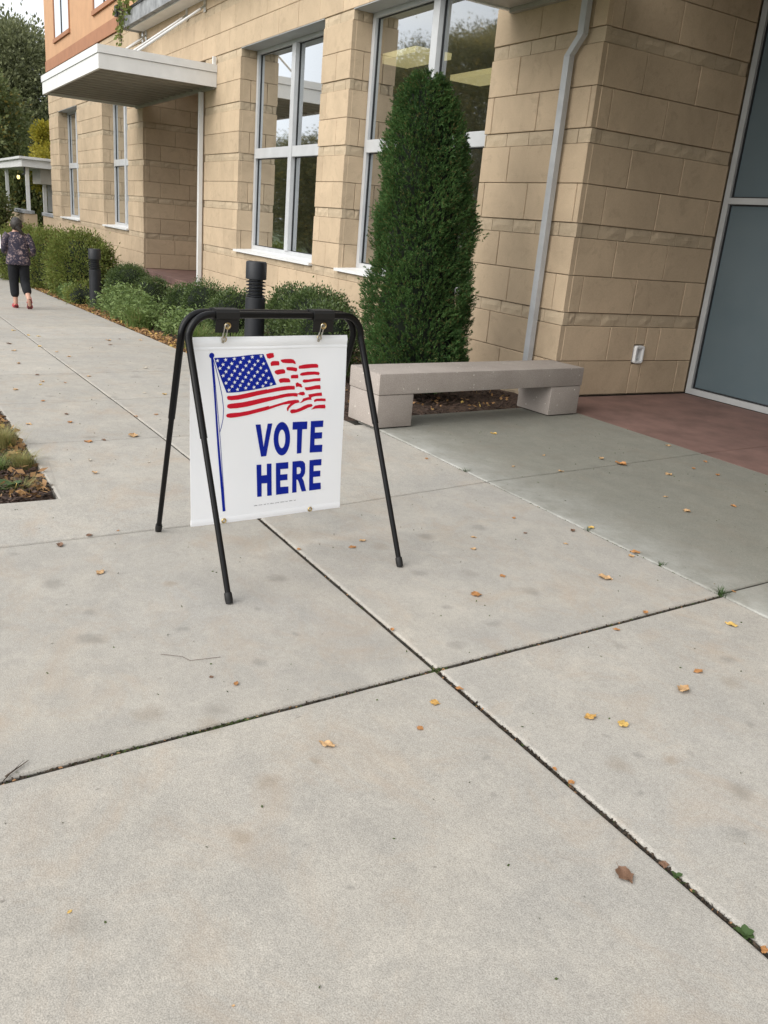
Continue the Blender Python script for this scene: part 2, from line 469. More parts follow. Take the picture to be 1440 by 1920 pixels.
M['shrub'] = leafmat('shrub_leaf', (0.100, 0.135, 0.030), (0.260, 0.300, 0.075), (0.20, 0.17, 0.05), 0.5, 0.25)
M['peren'] = leafmat('perennial_leaf', (0.095, 0.150, 0.045), (0.225, 0.300, 0.100), None, 0.5, 0.25)
M['grassblade'] = leafmat('grass_blade', (0.085, 0.14, 0.035), (0.20, 0.27, 0.075), (0.36, 0.30, 0.13), 0.5, 0.3)
M['drygrass'] = leafmat('dry_grass_blade', (0.22, 0.21, 0.07), (0.45, 0.39, 0.18), (0.16, 0.22, 0.06), 0.55, 0.3)
M['tree_dark'] = leafmat('tree_leaf_dark', (0.085, 0.100, 0.050), (0.235, 0.250, 0.122), None, 0.5, 0.2)
M['tree_mid'] = leafmat('tree_leaf_mid', (0.075, 0.100, 0.036), (0.200, 0.220, 0.080), (0.22, 0.17, 0.04), 0.5, 0.25)
M['tree_street'] = leafmat('street_tree_leaf', (0.10, 0.105, 0.052), (0.25, 0.24, 0.11), (0.38, 0.29, 0.09), 0.5, 0.45)
M['tree_yellow'] = leafmat('tree_leaf_yellow', (0.20, 0.20, 0.025), (0.46, 0.38, 0.05), None, 0.5, 0.3)
M['weed'] = leafmat('weed_leaf', (0.030, 0.062, 0.020), (0.090, 0.145, 0.048), None, 0.5, 0.2)
M['moss'] = leafmat('joint_moss_leaf', (0.030, 0.050, 0.012), (0.085, 0.115, 0.035), (0.20, 0.15, 0.08), 0.8, 0.1)
M['crumb'] = leafmat('joint_crumb', (0.020, 0.016, 0.012), (0.085, 0.062, 0.042), (0.36, 0.20, 0.10), 0.9, 0.0)
LEAFC = [(0.70, 0.46, 0.13), (0.62, 0.36, 0.10), (0.47, 0.22, 0.075), (0.60, 0.38, 0.19), (0.20, 0.11, 0.065), (0.62, 0.56, 0.46)]
for i_, c_ in enumerate(LEAFC):
    M['leaf%d' % i_] = simple('dead_leaf_%s' % ('yellow', 'gold', 'rust', 'tan', 'brown', 'bleached')[i_], c_, 0.65, 0.28, 45, bmp=0.3, bscale=90)
M['litter'] = leafmat('leaf_litter', (0.20, 0.105, 0.05), (0.50, 0.30, 0.13), (0.60, 0.42, 0.12), 0.7, 0.1)
M['skin'] = simple('skin', (0.52, 0.30, 0.22), 0.5, 0.06, 20)
M['hair'] = simple('grey_brown_hair', (0.036, 0.029, 0.024), 0.5, 0.6, 60, bmp=0.5, bscale=80)
M['trouser'] = simple('black_trousers', (0.006, 0.007, 0.010), 0.9, 0.3, 12)
M['sandal'] = simple('red_sandal', (0.45, 0.04, 0.06), 0.5, 0.1, 20)
M['sole'] = simple('dark_red_sole', (0.14, 0.035, 0.035), 0.7, 0.2, 20)
M['paper'] = simple('white_paper', (0.80, 0.80, 0.80), 0.6, 0.02, 10)

# frosted dark blue-grey storefront glass
m_, n, l, b = node_mat('blue_grey_storefront_glass')
v = coords(n, l)
l.new(mixc(n, l, ramp(n, l, tex(n, l, 'noise', 1.2, v, 3), [(0.35, 0), (0.65, 1)]), (0.085, 0.115, 0.13, 1), (0.10, 0.13, 0.145, 1)), b.inputs['Base Color'])
b.inputs['Roughness'].default_value = 0.16
b.inputs['Specular IOR Level'].default_value = 0.5
M['store_glass'] = m_
# cast bench: pinkish grey exposed aggregate with pale flecks
m_, n, l, b = node_mat('exposed_aggregate_concrete')
v = coords(n, l)
c = mixc(n, l, ramp(n, l, tex(n, l, 'noise', 3.0, v, 5, 0.6), [(0.3, 0), (0.7, 1)]), (0.295, 0.258, 0.230, 1), (0.365, 0.322, 0.290, 1))
c = mixc(n, l, 0.4, c, ramp(n, l, tex(n, l, 'noise', 150.0, v, 3, 0.7), [(0.3, 0.2), (0.7, 0.8)]), 'OVERLAY')
fl = ramp(n, l, tex(n, l, 'voronoi', 24.0, v), [(0.12, 0.9), (0.20, 0.0)])
pk = ramp(n, l, tex(n, l, 'noise', 16.0, v, 2), [(0.58, 0), (0.61, 1)])
fm = n.new('ShaderNodeMath'); fm.operation = 'MULTIPLY'; l.new(fl, fm.inputs[0]); l.new(pk, fm.inputs[1])
c = mixc(n, l, fm.outputs[0], c, (0.72, 0.68, 0.62, 1))
l.new(c, b.inputs['Base Color']); b.inputs['Roughness'].default_value = 0.75
bump(n, l, b, tex(n, l, 'noise', 120.0, v, 4, 0.7), 0.35, 0.004)
M['bench'] = m_
# satin white banner vinyl with faint weave
m_, n, l, b = node_mat('white_vinyl')
v = coords(n, l)
l.new(mixc(n, l, ramp(n, l, tex(n, l, 'noise', 4.0, v, 4), [(0.3, 0), (0.7, 1)]), (0.91, 0.93, 0.965, 1), (0.94, 0.955, 0.98, 1)), b.inputs['Base Color'])
b.inputs['Roughness'].default_value = 0.42
b.inputs['Transmission Weight'].default_value = 0.0
bump(n, l, b, tex(n, l, 'noise', 7.0, v, 3), 0.12, 0.01)
M['vinyl'] = m_
# floral blouse: navy ground with pale flowers
m_, n, l, b = node_mat('floral_navy_fabric')
v = coords(n, l)
fl = ramp(n, l, tex(n, l, 'noise', 15.0, v, 5, 0.7, 1.2), [(0.50, 0), (0.57, 1)])
pk = ramp(n, l, tex(n, l, 'noise', 6.0, v, 3), [(0.40, 0.15), (0.52, 1)])
fm = n.new('ShaderNodeMath'); fm.operation = 'MULTIPLY'; l.new(fl, fm.inputs[0]); l.new(pk, fm.inputs[1])
br = ramp(n, l, tex(n, l, 'noise', 40.0, v, 3), [(0.4, 0.25), (0.6, 1)])
fm2 = n.new('ShaderNodeMath'); fm2.operation = 'MULTIPLY'; l.new(fm.outputs[0], fm2.inputs[0]); l.new(br, fm2.inputs[1])
c = mixc(n, l, fm2.outputs[0], (0.026, 0.022, 0.042, 1), (0.40, 0.29, 0.28, 1))
l.new(c, b.inputs['Base Color']); b.inputs['Roughness'].default_value = 0.8
M['blouse'] = m_

# ================================================================== SETTING
# ground: one sheet to the horizon, following the fall of the site
xs = sorted(set([-500, -300, -150, -90, -60, -46] + [-44 + 2 * k for k in range(0, 21)] + [0, 10, 40, 120, 400]))
ys = [-400, -150, -60, -25, -8, 0, 6, 20, 60, 150, 400]
gv = [(x, y, gz(x) - 0.16) for x in xs for y in ys]
ny = len(ys)
gf = [(i * ny + j, (i + 1) * ny + j, (i + 1) * ny + j + 1, i * ny + j + 1) for i in range(len(xs) - 1) for j in range(ny - 1)]
me = bpy.data.meshes.new('ground'); me.from_pydata(gv, [], gf)
tag(mobj('ground', me, M['lawn']), 'green lawn stretching away around the building', kind='structure')

# sidewalk: soil sheet that fills the joints, concrete slabs cast on it
def strip_sheet(name, x0, x1, y0, y1, dz, mat, step=0.8, ystep=None, rough=0.0, parent=None):
    nx = max(1, int((x1 - x0) / step)); nyy = max(1, int((y1 - y0) / (ystep or step)))
    vs = []
    for i in range(nx + 1):
        for j in range(nyy + 1):
            x = x0 + (x1 - x0) * i / nx; y = y0 + (y1 - y0) * j / nyy
            vs.append((x, y, gz(x) + dz + (random.uniform(-rough, rough) if rough else 0)))
    fs = [(i * (nyy + 1) + j, (i + 1) * (nyy + 1) + j, (i + 1) * (nyy + 1) + j + 1, i * (nyy + 1) + j + 1) for i in range(nx) for j in range(nyy)]
    me_ = bpy.data.meshes.new(name); me_.from_pydata(vs, [], fs)
    for p in me_.polygons: p.use_smooth = bool(rough)
    return mobj(name, me_, mat, parent)

mbs = MB()
def sheet(x0, x1, y0, y1):
    n_ = max(1, int((x1 - x0) / 0.8))
    for i in range(n_):
        a = x0 + (x1 - x0) * i / n_; b_ = x0 + (x1 - x0) * (i + 1) / n_
        mbs.add([(a, y0, gz(a) - 0.011), (b_, y0, gz(b_) - 0.011), (b_, y1, gz(b_) - 0.011), (a, y1, gz(a) - 0.011)], [(0, 1, 2, 3)])
sheet(-40, -4.73, 0.78, 1.73); sheet(-4.73, 4, -1.8, 1.73); sheet(-40, -6.3, 1.73, 3.41); sheet(-6.3, 4, 1.73, 5.93)
sidewalk = mbs.build('sidewalk', M['soil'])
tag(sidewalk, 'pale concrete sidewalk of large slabs with dark joints', kind='structure')

def inset(poly, d):
    """offset every edge i (poly[i]->poly[i+1]) inwards by d[i]; counter-clockwise polygon"""
    n_ = len(poly); out = []
    ln = []
    for i in range(n_):
        a = Vector(poly[i]); b_ = Vector(poly[(i + 1) % n_]); t = (b_ - a).normalized(); nn = Vector((-t.y, t.x))
        ln.append((a + nn * d[i], t))
    for i in range(n_):
        (p, t), (q, s_) = ln[i - 1], ln[i]
        den = t.x * s_.y - t.y * s_.x
        k = ((q.x - p.x) * s_.y - (q.y - p.y) * s_.x) / den
        out.append(p + t * k)
    return out

def slab(poly, gaps, mat=None, parent=None, name='paving_slab', top=0.0, jit=0.0012, flat=False):
    gz = (lambda x: 0.0) if flat else globals()['gz']
    p0 = inset(poly, gaps)
    p1 = inset(p0, [0.005] * len(poly)); p2 = inset(p1, [0.007] * len(poly))
    r0 = []; r1 = []; r2 = []
    n_ = len(poly)
    for i in range(n_):
        seg = max(1, int((p0[(i + 1) % n_] - p0[i]).length / 0.10))
        if poly[i][0] < -7: seg = max(1, seg // 3)
        for k in range(seg):
            t = k / seg
            j = Vector((random.uniform(-jit, jit), random.uniform(-jit, jit))) if k else Vector((0, 0))
            r0.append(p0[i].lerp(p0[(i + 1) % n_], t) + j); r1.append(p1[i].lerp(p1[(i + 1) % n_], t) + j); r2.append(p2[i].lerp(p2[(i + 1) % n_], t) + j * 0.6)
    N = len(r0)
    dz = random.uniform(-0.0015, 0.0015) + top
    vs = [(p.x, p.y, gz(p.x) - 0.10) for p in r0] + [(p.x, p.y, gz(p.x) - 0.0075 + dz) for p in r0] + [(p.x, p.y, gz(p.x) - 0.0015 + dz) for p in r1] + [(p.x, p.y, gz(p.x) + dz) for p in r2]
    fs = []
    for k in range(3):
        for i in range(N):
            fs.append((k * N + i, k * N + (i + 1) % N, (k + 1) * N + (i + 1) % N, (k + 1) * N + i))
    fs.append(tuple(range(3 * N, 4 * N)))
    me_ = bpy.data.meshes.new(name); me_.from_pydata(vs, [], fs)
    return mobj(name, me_, mat or M['concrete'], parent or sidewalk)

def X1(y): return -2.245 - 0.045 * (y - 0.19)
def X2(y):
    return float(np.interp(y, [-1.8, 0, 1.73, 3.5, 5.94], [-4.06, -4.07, -4.12, -4.35, -4.545]))
def X3(y): return float(np.interp(y, [0, 1.71, 3.5], [-5.985, -5.992, -6.10]))
def XL(x0, sl_): return lambda y: x0 - sl_ * (y - 1.0)
far = [XL(-7.46 - 1.56 * k, 0.09) for k in range(0, 21)]
near = [lambda y: 3.0, lambda y: 1.2 - 0.03 * y, lambda y: -0.52 - 0.03 * y, X1, X2]
BIG, SML = 0.0105, 0.0045
def quad(fa, fb, y0, y1):     # fb is the right-hand (larger X) line; counter-clockwise
    return [(fa(y0), y0), (fb(y0), y0), (fb(y1), y1), (fa(y1), y1)]
for i in range(4):
    fb, fa = near[i], near[i + 1]
    ga = BIG if fa is X1 else 0.006
    gb = BIG if fb is X1 else 0.006
    slab(quad(fa, fb, 0.0, 1.73), [0.006, gb, BIG, ga])
    slab(quad(fa, fb, -1.78, 0.0), [0.006, gb, 0.006, ga])
    slab(quad(fa, fb, 1.73, 3.5), [BIG, gb, 0.006, ga])
slab([(-4.73, -1.78), (X2(-1.78), -1.78), (X2(0), 0), (-4.73, 0.0)], [.004] * 4)
slab([(-4.73, 0.0), (X2(0), 0.0), (X2(1.73), 1.73), (X3(1.73), 1.73), (X3(0.78), 0.78), (-4.73, 0.78)], [.004, .005, .008, .004, .001, .001])
slab(quad(X3, X2, 1.73, 3.5), [.008, .005, .005, .004])
fl = [X3] + far
for i in range(len(fl) - 1):
    fb, fa = fl[i], fl[i + 1]
    slab(quad(fa, fb, 0.78, 1.73), [.001, SML, .007, SML])
    slab(quad(fa, fb, 1.73, 3.41), [.007, SML, .001, SML])
# strip under the entry canopy
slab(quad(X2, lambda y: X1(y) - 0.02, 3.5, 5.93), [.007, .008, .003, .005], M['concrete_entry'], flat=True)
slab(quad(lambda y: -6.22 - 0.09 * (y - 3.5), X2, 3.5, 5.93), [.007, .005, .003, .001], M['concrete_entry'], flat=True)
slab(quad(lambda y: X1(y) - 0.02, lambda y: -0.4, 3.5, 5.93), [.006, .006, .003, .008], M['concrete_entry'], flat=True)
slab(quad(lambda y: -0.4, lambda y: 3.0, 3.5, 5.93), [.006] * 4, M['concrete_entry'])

# red tinted entry floor
mbr = MB()
mbr.box(-6.9, 3.2, 5.93, 8.5, -0.14, -0.010)
ent = mbr.build('entry_floor', M['soil'])
tag(ent, 'brick red tinted concrete entry floor before the storefront', kind='structure')
slab([(-6.10, 5.93), (-4.56, 5.93), (-4.66, 8.31), (-6.795, 8.31), (-6.795, 6.22)], [.003, .003, .001, .001, .001], M['red_concrete'], ent, 'floor_slab', -0.004, flat=True)
slab([(-4.56, 5.93), (-2.2, 5.93), (-2.2, 8.31), (-4.66, 8.31)], [.003, .003, .001, .003], M['red_concrete'], ent, 'floor_slab', -0.004, flat=True)
slab([(-2.2, 5.93), (3.1, 5.93), (3.1, 8.31), (-2.2, 8.31)], [.003, .003, .001, .003], M['red_concrete'], ent, 'floor_slab', -0.004, flat=True)

# planting beds
bed = strip_sheet('planting_bed', -40, -6.12, 3.42, 6.24, -0.035, M['mulch'], 0.22, 0.16, 0.022)
tag(bed, 'brown mulch planting bed along the stone wall', kind='structure')
bed2 = strip_sheet('planter_bed', -14, -4.74, -2.0, 0.775, -0.035, M['mulch'], 0.10, 0.09, 0.018)
tag(bed2, 'dark mulch planter bed cut into the sidewalk corner', kind='structure')

# ================================================================== BUILDING
Y0, XC = 6.193, -6.804
BO = Vector((-20.0, Y0, 0.0))
bld = empty('building', BO)
tag(bld, 'tan stone block building with tall white framed windows and flat canopies', 'building')
def bmb(): return MB(BO)

YW = Y0 + 0.06          # face of the wall core behind the blocks
PER, BASE = 0.89, 0.009
WIN = [(-12.01, -8.56), (-16.40, -12.95), (-27.60, -24.72), (-34.40, -31.20)]
ZS, ZL = 0.87, 4.46
PORCH = (-23.15, -18.42)
# wall core
cb = bmb()
TOPZ = 9.5
solid = [(-36.20, -34.46), (-31.20, -27.66), (-24.72, -23.21), (-18.42, -16.46), (-12.95, -12.07), (-8.56, XC - 0.06)]
for a, b_ in solid: cb.box(a, b_, YW, YW + 0.5, -1.8, ZL)
for a, b_ in WIN: cb.box(a, b_, YW, YW + 0.5, -1.8, ZS - 0.005)
cb.box(PORCH[0], PORCH[1], YW, YW + 0.5, -1.8, -0.16)
cb.box(-36.20, XC - 0.06, YW, YW + 0.5, ZL, TOPZ)
cb.box(XC - 0.6, XC - 0.06, YW + 0.5, 8.6, -0.3, TOPZ)              # return wall of the entry
cb.box(XC - 0.06, 6.0, 8.45, 8.75, 4.35, TOPZ)                       # above the storefront
cb.box(XC - 0.06, 6.0, YW + 0.1, 8.75, 4.45, 4.6)                    # entry ceiling
cb.box(XC - 0.06, 6.0, YW, YW + 0.5, 4.6, TOPZ)
cb.box(-2.6, 6.0, YW, 8.75, -0.3, 4.45)                               # unseen far jamb of the entry, set close in to darken the return wall
cb.box(-36.20, -35.8, YW + 0.5, 16.0, -1.8, TOPZ)                    # end wall
cb.box(-36.0, 6.0, 15.8, 16.0, -1.8, TOPZ)
cb.box(5.8, 6.0, 8.75, 15.8, -1.8, TOPZ)
cb.box(-36.20, 6.0, YW, 16.0, TOPZ, TOPZ + 0.2)
cb.box(PORCH[0] - 0.5, PORCH[0] - 0.06, YW + 0.5, 9.0, -0.3, ZL)     # porch sides and back
cb.box(PORCH[1] + 0.06, PORCH[1] + 0.5, YW + 0.5, 9.0, -0.3, ZL)
cb.box(PORCH[0] - 0.5, PORCH[1] + 0.5, 9.0, 9.3, -0.3, ZL)
cb.box(PORCH[0] - 0.5, PORCH[1] + 0.5, YW + 0.5, 9.3, ZL + 0.002, ZL + 0.2)
wall = cb.build('wall', M['mortar'], bld)

# ---- coursed stone: two tall rows then one narrow split-face band
def rows(z0, z1):
    out = []
    k0 = int(math.floor((z0 - BASE) / PER)) - 1
    for k in range(k0, k0 + 14):
        b0 = BASE + PER * k
        for j, (a, b_) in enumerate(((0, .377), (.377, .753), (.753, .89))):
            lo, hi = max(z0, b0 + a), min(z1, b0 + b_)
            if hi - lo > 0.03: out.append((lo, hi, 'band' if j == 2 else 'block', k * 2 + j))
    return out

blocks = []      # (p(u,z) origin info, u0,u1,z0,z1,kind)
def clad(org, ud, nd, u0, u1, z0, z1, holes=(), phase=0.0):
    """org 2D point, ud unit 2D direction along the wall, nd outward 2D normal"""
    for lo, hi, kind, idx in rows(z0, z1):
        w_ = 0.78 if kind == 'block' else 0.385
        rnd_ = random.Random(idx * 31 + int(phase * 100))
        off = phase + (0.39 if idx % 2 else 0.0) + (rnd_.uniform(0, w_) if kind == 'band' else rnd_.choice((0, 0.0, 0.12)))
        cuts = sorted(set([u0, u1] + [c_ for h in holes for c_ in (h[0], h[1]) if u0 < c_ < u1 and h[2] < hi - 0.02 and h[3] > lo + 0.02]))
        for a, b_ in zip(cuts[:-1], cuts[1:]):
            spans = [(lo, hi)]
            for h in holes:
                if h[0] <= a + 1e-6 and h[1] >= b_ - 1e-6:
                    ns = []
                    for s0, s1 in spans:
                        if h[2] > s0: ns.append((s0, min(s1, h[2])))
                        if h[3] < s1: ns.append((max(s0, h[3]), s1))
                    spans = [s_ for s_ in ns if s_[1] - s_[0] > 0.03]
            for s0, s1 in spans:
                k = math.floor((a - off) / w_)
                x = a
                while x < b_ - 1e-6:
                    k += 1
                    nx_ = min(b_, off + k * w_)
                    if b_ - nx_ < 0.07: nx_ = b_
                    if nx_ - x > 0.02: blocks.append((org, ud, nd, x, nx_, s0, s1, kind))
                    x = nx_
    return

holes = [(a, b_, ZS, ZL) for a, b_ in WIN] + [(PORCH[0], PORCH[1], -0.155, ZL)]
clad((0, Y0), (1, 0), (0, -1), -36.20, XC, -1.25, 5.86, holes, 0.02)
clad((0, Y0), (1, 0), (0, -1), -23.6, XC, 5.88, 7.6, [], 0.31)
clad((XC, 0), (0, 1), (1, 0), Y0 + 0.062, 8.30, 0.009, 4.45, [(7.325, 7.485, 0.352, 0.568)], 0.17)     # entry return wall
for a, b_ in WIN:                                                                     # left-hand reveals
    clad((a, 0), (0, 1), (1, 0), Y0 + 0.062, Y0 + 0.335, ZS + 0.03, ZL, [], 0.05)
clad((PORCH[0], 0), (0, 1), (1, 0), Y0 + 0.062, 9.0, 0.009, ZL, [], 0.40)
JT = 0.004
def block_geo(bk):
    (ox, oy), ud, nd, u0, u1, z0, z1, kind = bk
    u0 += JT; u1 -= JT; z0 += JT * 0.8; z1 -= JT * 0.8
    ud = Vector((ud[0], ud[1], 0)); nd3 = Vector((nd[0], nd[1], 0)); o_ = Vector((ox, oy, 0)) - BO
    def P(u, z, d): return tuple(o_ + ud * u + Vector((0, 0, z)) - nd3 * d)
    dep = 0.085
    flip = (ud.cross(Vector((0, 0, 1)))).dot(nd3) < 0
    if kind == 'block':
        c = 0.005
        fr = random.uniform(-0.0015, 0.0015)
        vs = [P(u0, z0, dep), P(u1, z0, dep), P(u1, z1, dep), P(u0, z1, dep),
              P(u0, z0, c + fr), P(u1, z0, c + fr), P(u1, z1, c + fr), P(u0, z1, c + fr),
              P(u0 + c, z0 + c, fr), P(u1 - c, z0 + c, fr), P(u1 - c, z1 - c, fr), P(u0 + c, z1 - c, fr)]
        fs = [(8, 9, 10, 11)]
        for i in range(4):
            j = (i + 1) % 4
            fs += [(i, j, 4 + j, 4 + i), (4 + i, 4 + j, 8 + j, 8 + i)]
    else:
        nu, nz = max(2, int((u1 - u0) / 0.09)), 2
        rec = 0.014
        vs = [P(u0, z0, dep), P(u1, z0, dep), P(u1, z1, dep), P(u0, z1, dep)]
        g0 = 4
        for i in range(nu + 1):
            for j in range(nz + 1):
                edge = i in (0, nu) or j in (0, nz)
                d = rec + (random.uniform(0.002, 0.006) if edge else random.uniform(-0.009, 0.002))
                vs.append(P(u0 + (u1 - u0) * i / nu, z0 + (z1 - z0) * j / nz, d))
        q = lambda i, j: g0 + i * (nz + 1) + j
        fs = [(q(i, j), q(i + 1, j), q(i + 1, j + 1), q(i, j + 1)) for i in range(nu) for j in range(nz)]
        bot = [q(i, 0) for i in range(nu + 1)]; top = [q(i, nz) for i in range(nu + 1)]
        fs += [tuple([0, 1] + bot[::-1]), tuple([2, 3] + top)]
        fs += [tuple([3, 0] + [q(0, j) for j in range(nz + 1)]), tuple([1, 2] + [q(nu, j) for j in range(nz, -1, -1)])]
    if flip: fs = [tuple(reversed(f)) for f in fs]
    return vs, fs

def px_area(bk):
    (ox, oy), ud, nd, u0, u1, z0, z1, kind = bk
    pts = []
    for u, z in ((u0, z0), (u1, z0), (u1, z1), (u0, z1)):
        d = Vector((ox + ud[0] * u, oy + ud[1] * u, z - CAM_H))
        dp = d.dot(CF)
        if dp < 0.5: return 0
        pts.append((720 + CAM_F * d.dot(CR) / dp, 960 - CAM_F * d.dot(CU) / dp))
    cx = sum(p[0] for p in pts) / 4; cy = sum(p[1] for p in pts) / 4
    if not (-30 < cx < 1470 and -30 < cy < 1950): return 0
    a = 0
    for i in range(4):
        x0_, y0_ = pts[i]; x1_, y1_ = pts[(i + 1) % 4]; a += x0_ * y1_ - x1_ * y0_
    return abs(a) / 2

for kind, nm, mt in (('block', 'stone_block', M['stone']), ('band', 'band_stone', M['stone_rough'])):
    bl = sorted([b_ for b_ in blocks if b_[7] == kind], key=lambda b_: -px_area(b_))
    for bk in bl[:300]:
        vs, fs = block_geo(bk)
        me = bpy.data.meshes.new(nm); me.from_pydata(vs, [], fs)
        mobj(nm, me, mt, wall)
    rest = MB()
    for bk in bl[300:]:
        vs, fs = block_geo(bk)
        rest.add(vs, fs)
    if rest.v:
        tag(rest.build(nm, mt, wall), kind='stuff')

# ---- windows
YG = 6.515
def window(x0, x1, z0, z1, blind=False):
    f = bmb()
    fw_ = 0.085
    f.box(x0 + 0.002, x0 + fw_, YG, YG + 0.12, z0 + 0.03, z1 - 0.075)
    f.box(x1 - fw_, x1 - 0.002, YG, YG + 0.12, z0 + 0.03, z1 - 0.075)
    f.box(x0 + 0.002, x1 - 0.002, YG + 0.001, YG + 0.12, z1 - 0.074, z1 + 0.001)
    f.box(x0 + fw_ + 0.001, x1 - fw_ - 0.001, YG + 0.001, YG + 0.12, z0 + 0.035, z0 + 0.12)
    win = f.build('window', M['alu'], bld)
    xm = (x0 + x1) / 2
    zt = 2.69
    s = bmb(); s.box(xm - 0.075, xm + 0.075, YG - 0.03, YG + 0.11, z0 + 0.121, z1 - 0.076, 0.006); s.build('mullion', M['alu'], win)
    for a, b_ in ((x0 + fw_ + 0.001, xm - 0.076), (xm + 0.076, x1 - fw_ - 0.001)):
        s = bmb(); s.box(a, b_, YG - 0.02, YG + 0.11, zt - 0.088, zt + 0.088, 0.006); s.build('transom', M['alu'], win)
        for c_, d in ((z0 + 0.121, zt - 0.089), (zt + 0.089, z1 - 0.076)):
            g = bmb(); g.box(a + 0.012, b_ - 0.012, YG + 0.060, YG + 0.066, c_ + 0.012, d - 0.012); g.build('pane', M['glass'], win)
            k = bmb()
            for (p0, p1, q0, q1) in ((a, a + 0.0115, c_, d), (b_ - 0.0115, b_, c_, d), (a + 0.0116, b_ - 0.0116, c_, c_ + 0.0115), (a + 0.0116, b_ - 0.0116, d - 0.0115, d)):
                k.box(p0 + .0005, p1 - .0005, YG + 0.045, YG + 0.075, q0 + .0005, q1 - .0005)
            k.build('gasket', M['gasket'], win)
    s = bmb()
    s.add([(x0 - 0.02, Y0 - 0.055, ZS + 0.012), (x1 + 0.012, Y0 - 0.055, ZS + 0.012), (x1 + 0.012, Y0 - 0.055, ZS + 0.052), (x0 - 0.02, Y0 - 0.055, ZS + 0.052),
           (x0 + 0.002, YG + 0.02, ZS + 0.012), (x1 - 0.002, YG + 0.02, ZS + 0.012), (x1 - 0.002, YG + 0.02, ZS + 0.075), (x0 + 0.002, YG + 0.02, ZS + 0.075)],
          [(0, 1, 2, 3), (3, 2, 6, 7), (0, 3, 7, 4), (1, 5, 6, 2), (0, 4, 5, 1), (4, 7, 6, 5)])
    s.build('sill', M['white_metal'], win)
    # metal liner under the lintel
    s = bmb(); s.box(x0 + 0.003, x1 - 0.003, Y0 + 0.004, YG - 0.001, ZL - 0.012, ZL - 0.001); s.build('head_liner', M['grey_metal'], win)
    if blind:
        s = bmb()
        k = z0 + 0.1
        while k < z1 - 0.08:
            s.box(x0 + 0.08, x1 - 0.08, YG + 0.16, YG + 0.175, k, k + 0.055); k += 0.06
        s.build('blind', M['blind'], win)
    return win
for i, (a, b_) in enumerate(WIN): window(a, b_, ZS + 0.03, ZL, blind=i >= 2)

# rooms behind the glass
rm = bmb()
def room(x0, x1, y0, y1, z0, z1):
    rm.box(x0, x1, y1, y1 + 0.1, z0, z1); rm.box(x0 - 0.1, x0, y0, y1, z0, z1); rm.box(x1, x1 + 0.1, y0, y1, z0, z1)
    rm.box(x0, x1, y0, y1, z0 - 0.1, z0); rm.box(x0, x1, y0, y1, z1, z1 + 0.1)
room(-17.7, -7.5, 6.80, 11.5, 0.05, 4.50)
room(-35.7, -24.0, 6.80, 10.5, 0.05, 4.50)
rm.build('interior', M['interior'], bld)
for cx, cy in ((-11.75, 7.05), (-12.0, 8.62)):
    t = bmb(); t.box(cx - 0.6, cx + 0.6, cy - 0.3, cy + 0.3, 3.9, 3.98); t.build('ceiling_light', M['troffer'], bld)

# ---- canopies
def canopy(x0, x1, y0, zb, ribs=True, ends=(True, True)):
    yw = Y0 - 0.004
    f = bmb()
    f.box(x0, x1, y0, y0 + 0.05, zb, zb + 0.255)
    f.box(x0, x0 + 0.05, y0 + 0.051, yw, zb, zb + 0.255)
    f.box(x1 - 0.05, x1, y0 + 0.051, yw, zb, zb + 0.255)
    cn = f.build('canopy', M['white_metal'], bld)
    f = bmb()
    f.box(x0 - 0.02, x1 + 0.02, y0 - 0.02, y0 + 0.05, zb + 0.262, zb + 0.40)
    f.box(x0 - 0.02, x0 + 0.05, y0 + 0.051, yw, zb + 0.262, zb + 0.40)
    f.box(x1 - 0.05, x1 + 0.02, y0 + 0.051, yw, zb + 0.262, zb + 0.40)
    f.build('flashing', M['white_metal'], cn)
    f = bmb(); f.box(x0 + 0.051, x1 - 0.051, y0 + 0.051, yw, zb + 0.18, zb + 0.30); f.build('deck', M['soffit'], cn)
    if ribs:
        n_ = int((x1 - x0 - 0.12) / 0.40); st = (x1 - x0 - 0.12) / n_
        for k in range(n_):                       # lapped metal panels: each steps down to the next
            a = x0 + 0.06 + k * st
            pr = [(a + .002, zb + .10), (a + .002, zb + .075), (a + st * 0.80, zb + .062), (a + st * 0.84, zb + .018), (a + st - .002, zb + .018), (a + st - .002, zb + .10)]
            s = bmb(); m_ = len(pr)
            s.add([(x_, y0 + .055, z_) for x_, z_ in pr] + [(x_, yw - .06, z_) for x_, z_ in pr], [tuple(range(m_)), tuple(reversed(range(m_, 2 * m_)))] + [(i, m_ + i, m_ + (i + 1) % m_, (i + 1) % m_) for i in range(m_)])
            s.build('soffit_panel', M['soffit'], cn)
    f = bmb(); f.box(x0 + 0.06, x1 - 0.06, yw - 0.055, yw, zb - 0.03, zb + 0.06); f.build('ledger', M['soffit'], cn)
    return cn
c1 = canopy(-23.67, -17.68, 3.93, 3.90)
tag(c1, 'white flat canopy with ribbed underside over the porch')
def rod(cn, x, z1, y0, z0):
    t = bmb(); t.tube([(x, Y0 - 0.10, z1 - 0.09), (x, y0, z0)], 0.026, 10); t.build('tie_rod', M['white_metal'], cn, True)
    t = bmb(); t.tube([(x, Y0 - 0.01, z1), (x, Y0 - 0.13, z1 - 0.11)], 0.018, 8); t.box(x - 0.07, x + 0.07, Y0 - 0.016, Y0 - 0.003, z1 - 0.12, z1 + 0.12); t.build('rod_anchor', M['steel'], cn)
for x_ in (-18.43, -19.6): rod(c1, x_, 5.44, 4.6, 4.02 + 0.2)
rod(c1, -23.05, 5.44, 4.6, 4.22); rod(c1, -22.75, 5.44, 4.6, 4.22)
t = bmb(); t.box(-17.73, -17.68, Y0 - 0.08, Y0 - 0.02, 4.301, 4.44); t.build('end_bracket', M['white_metal'], c1)
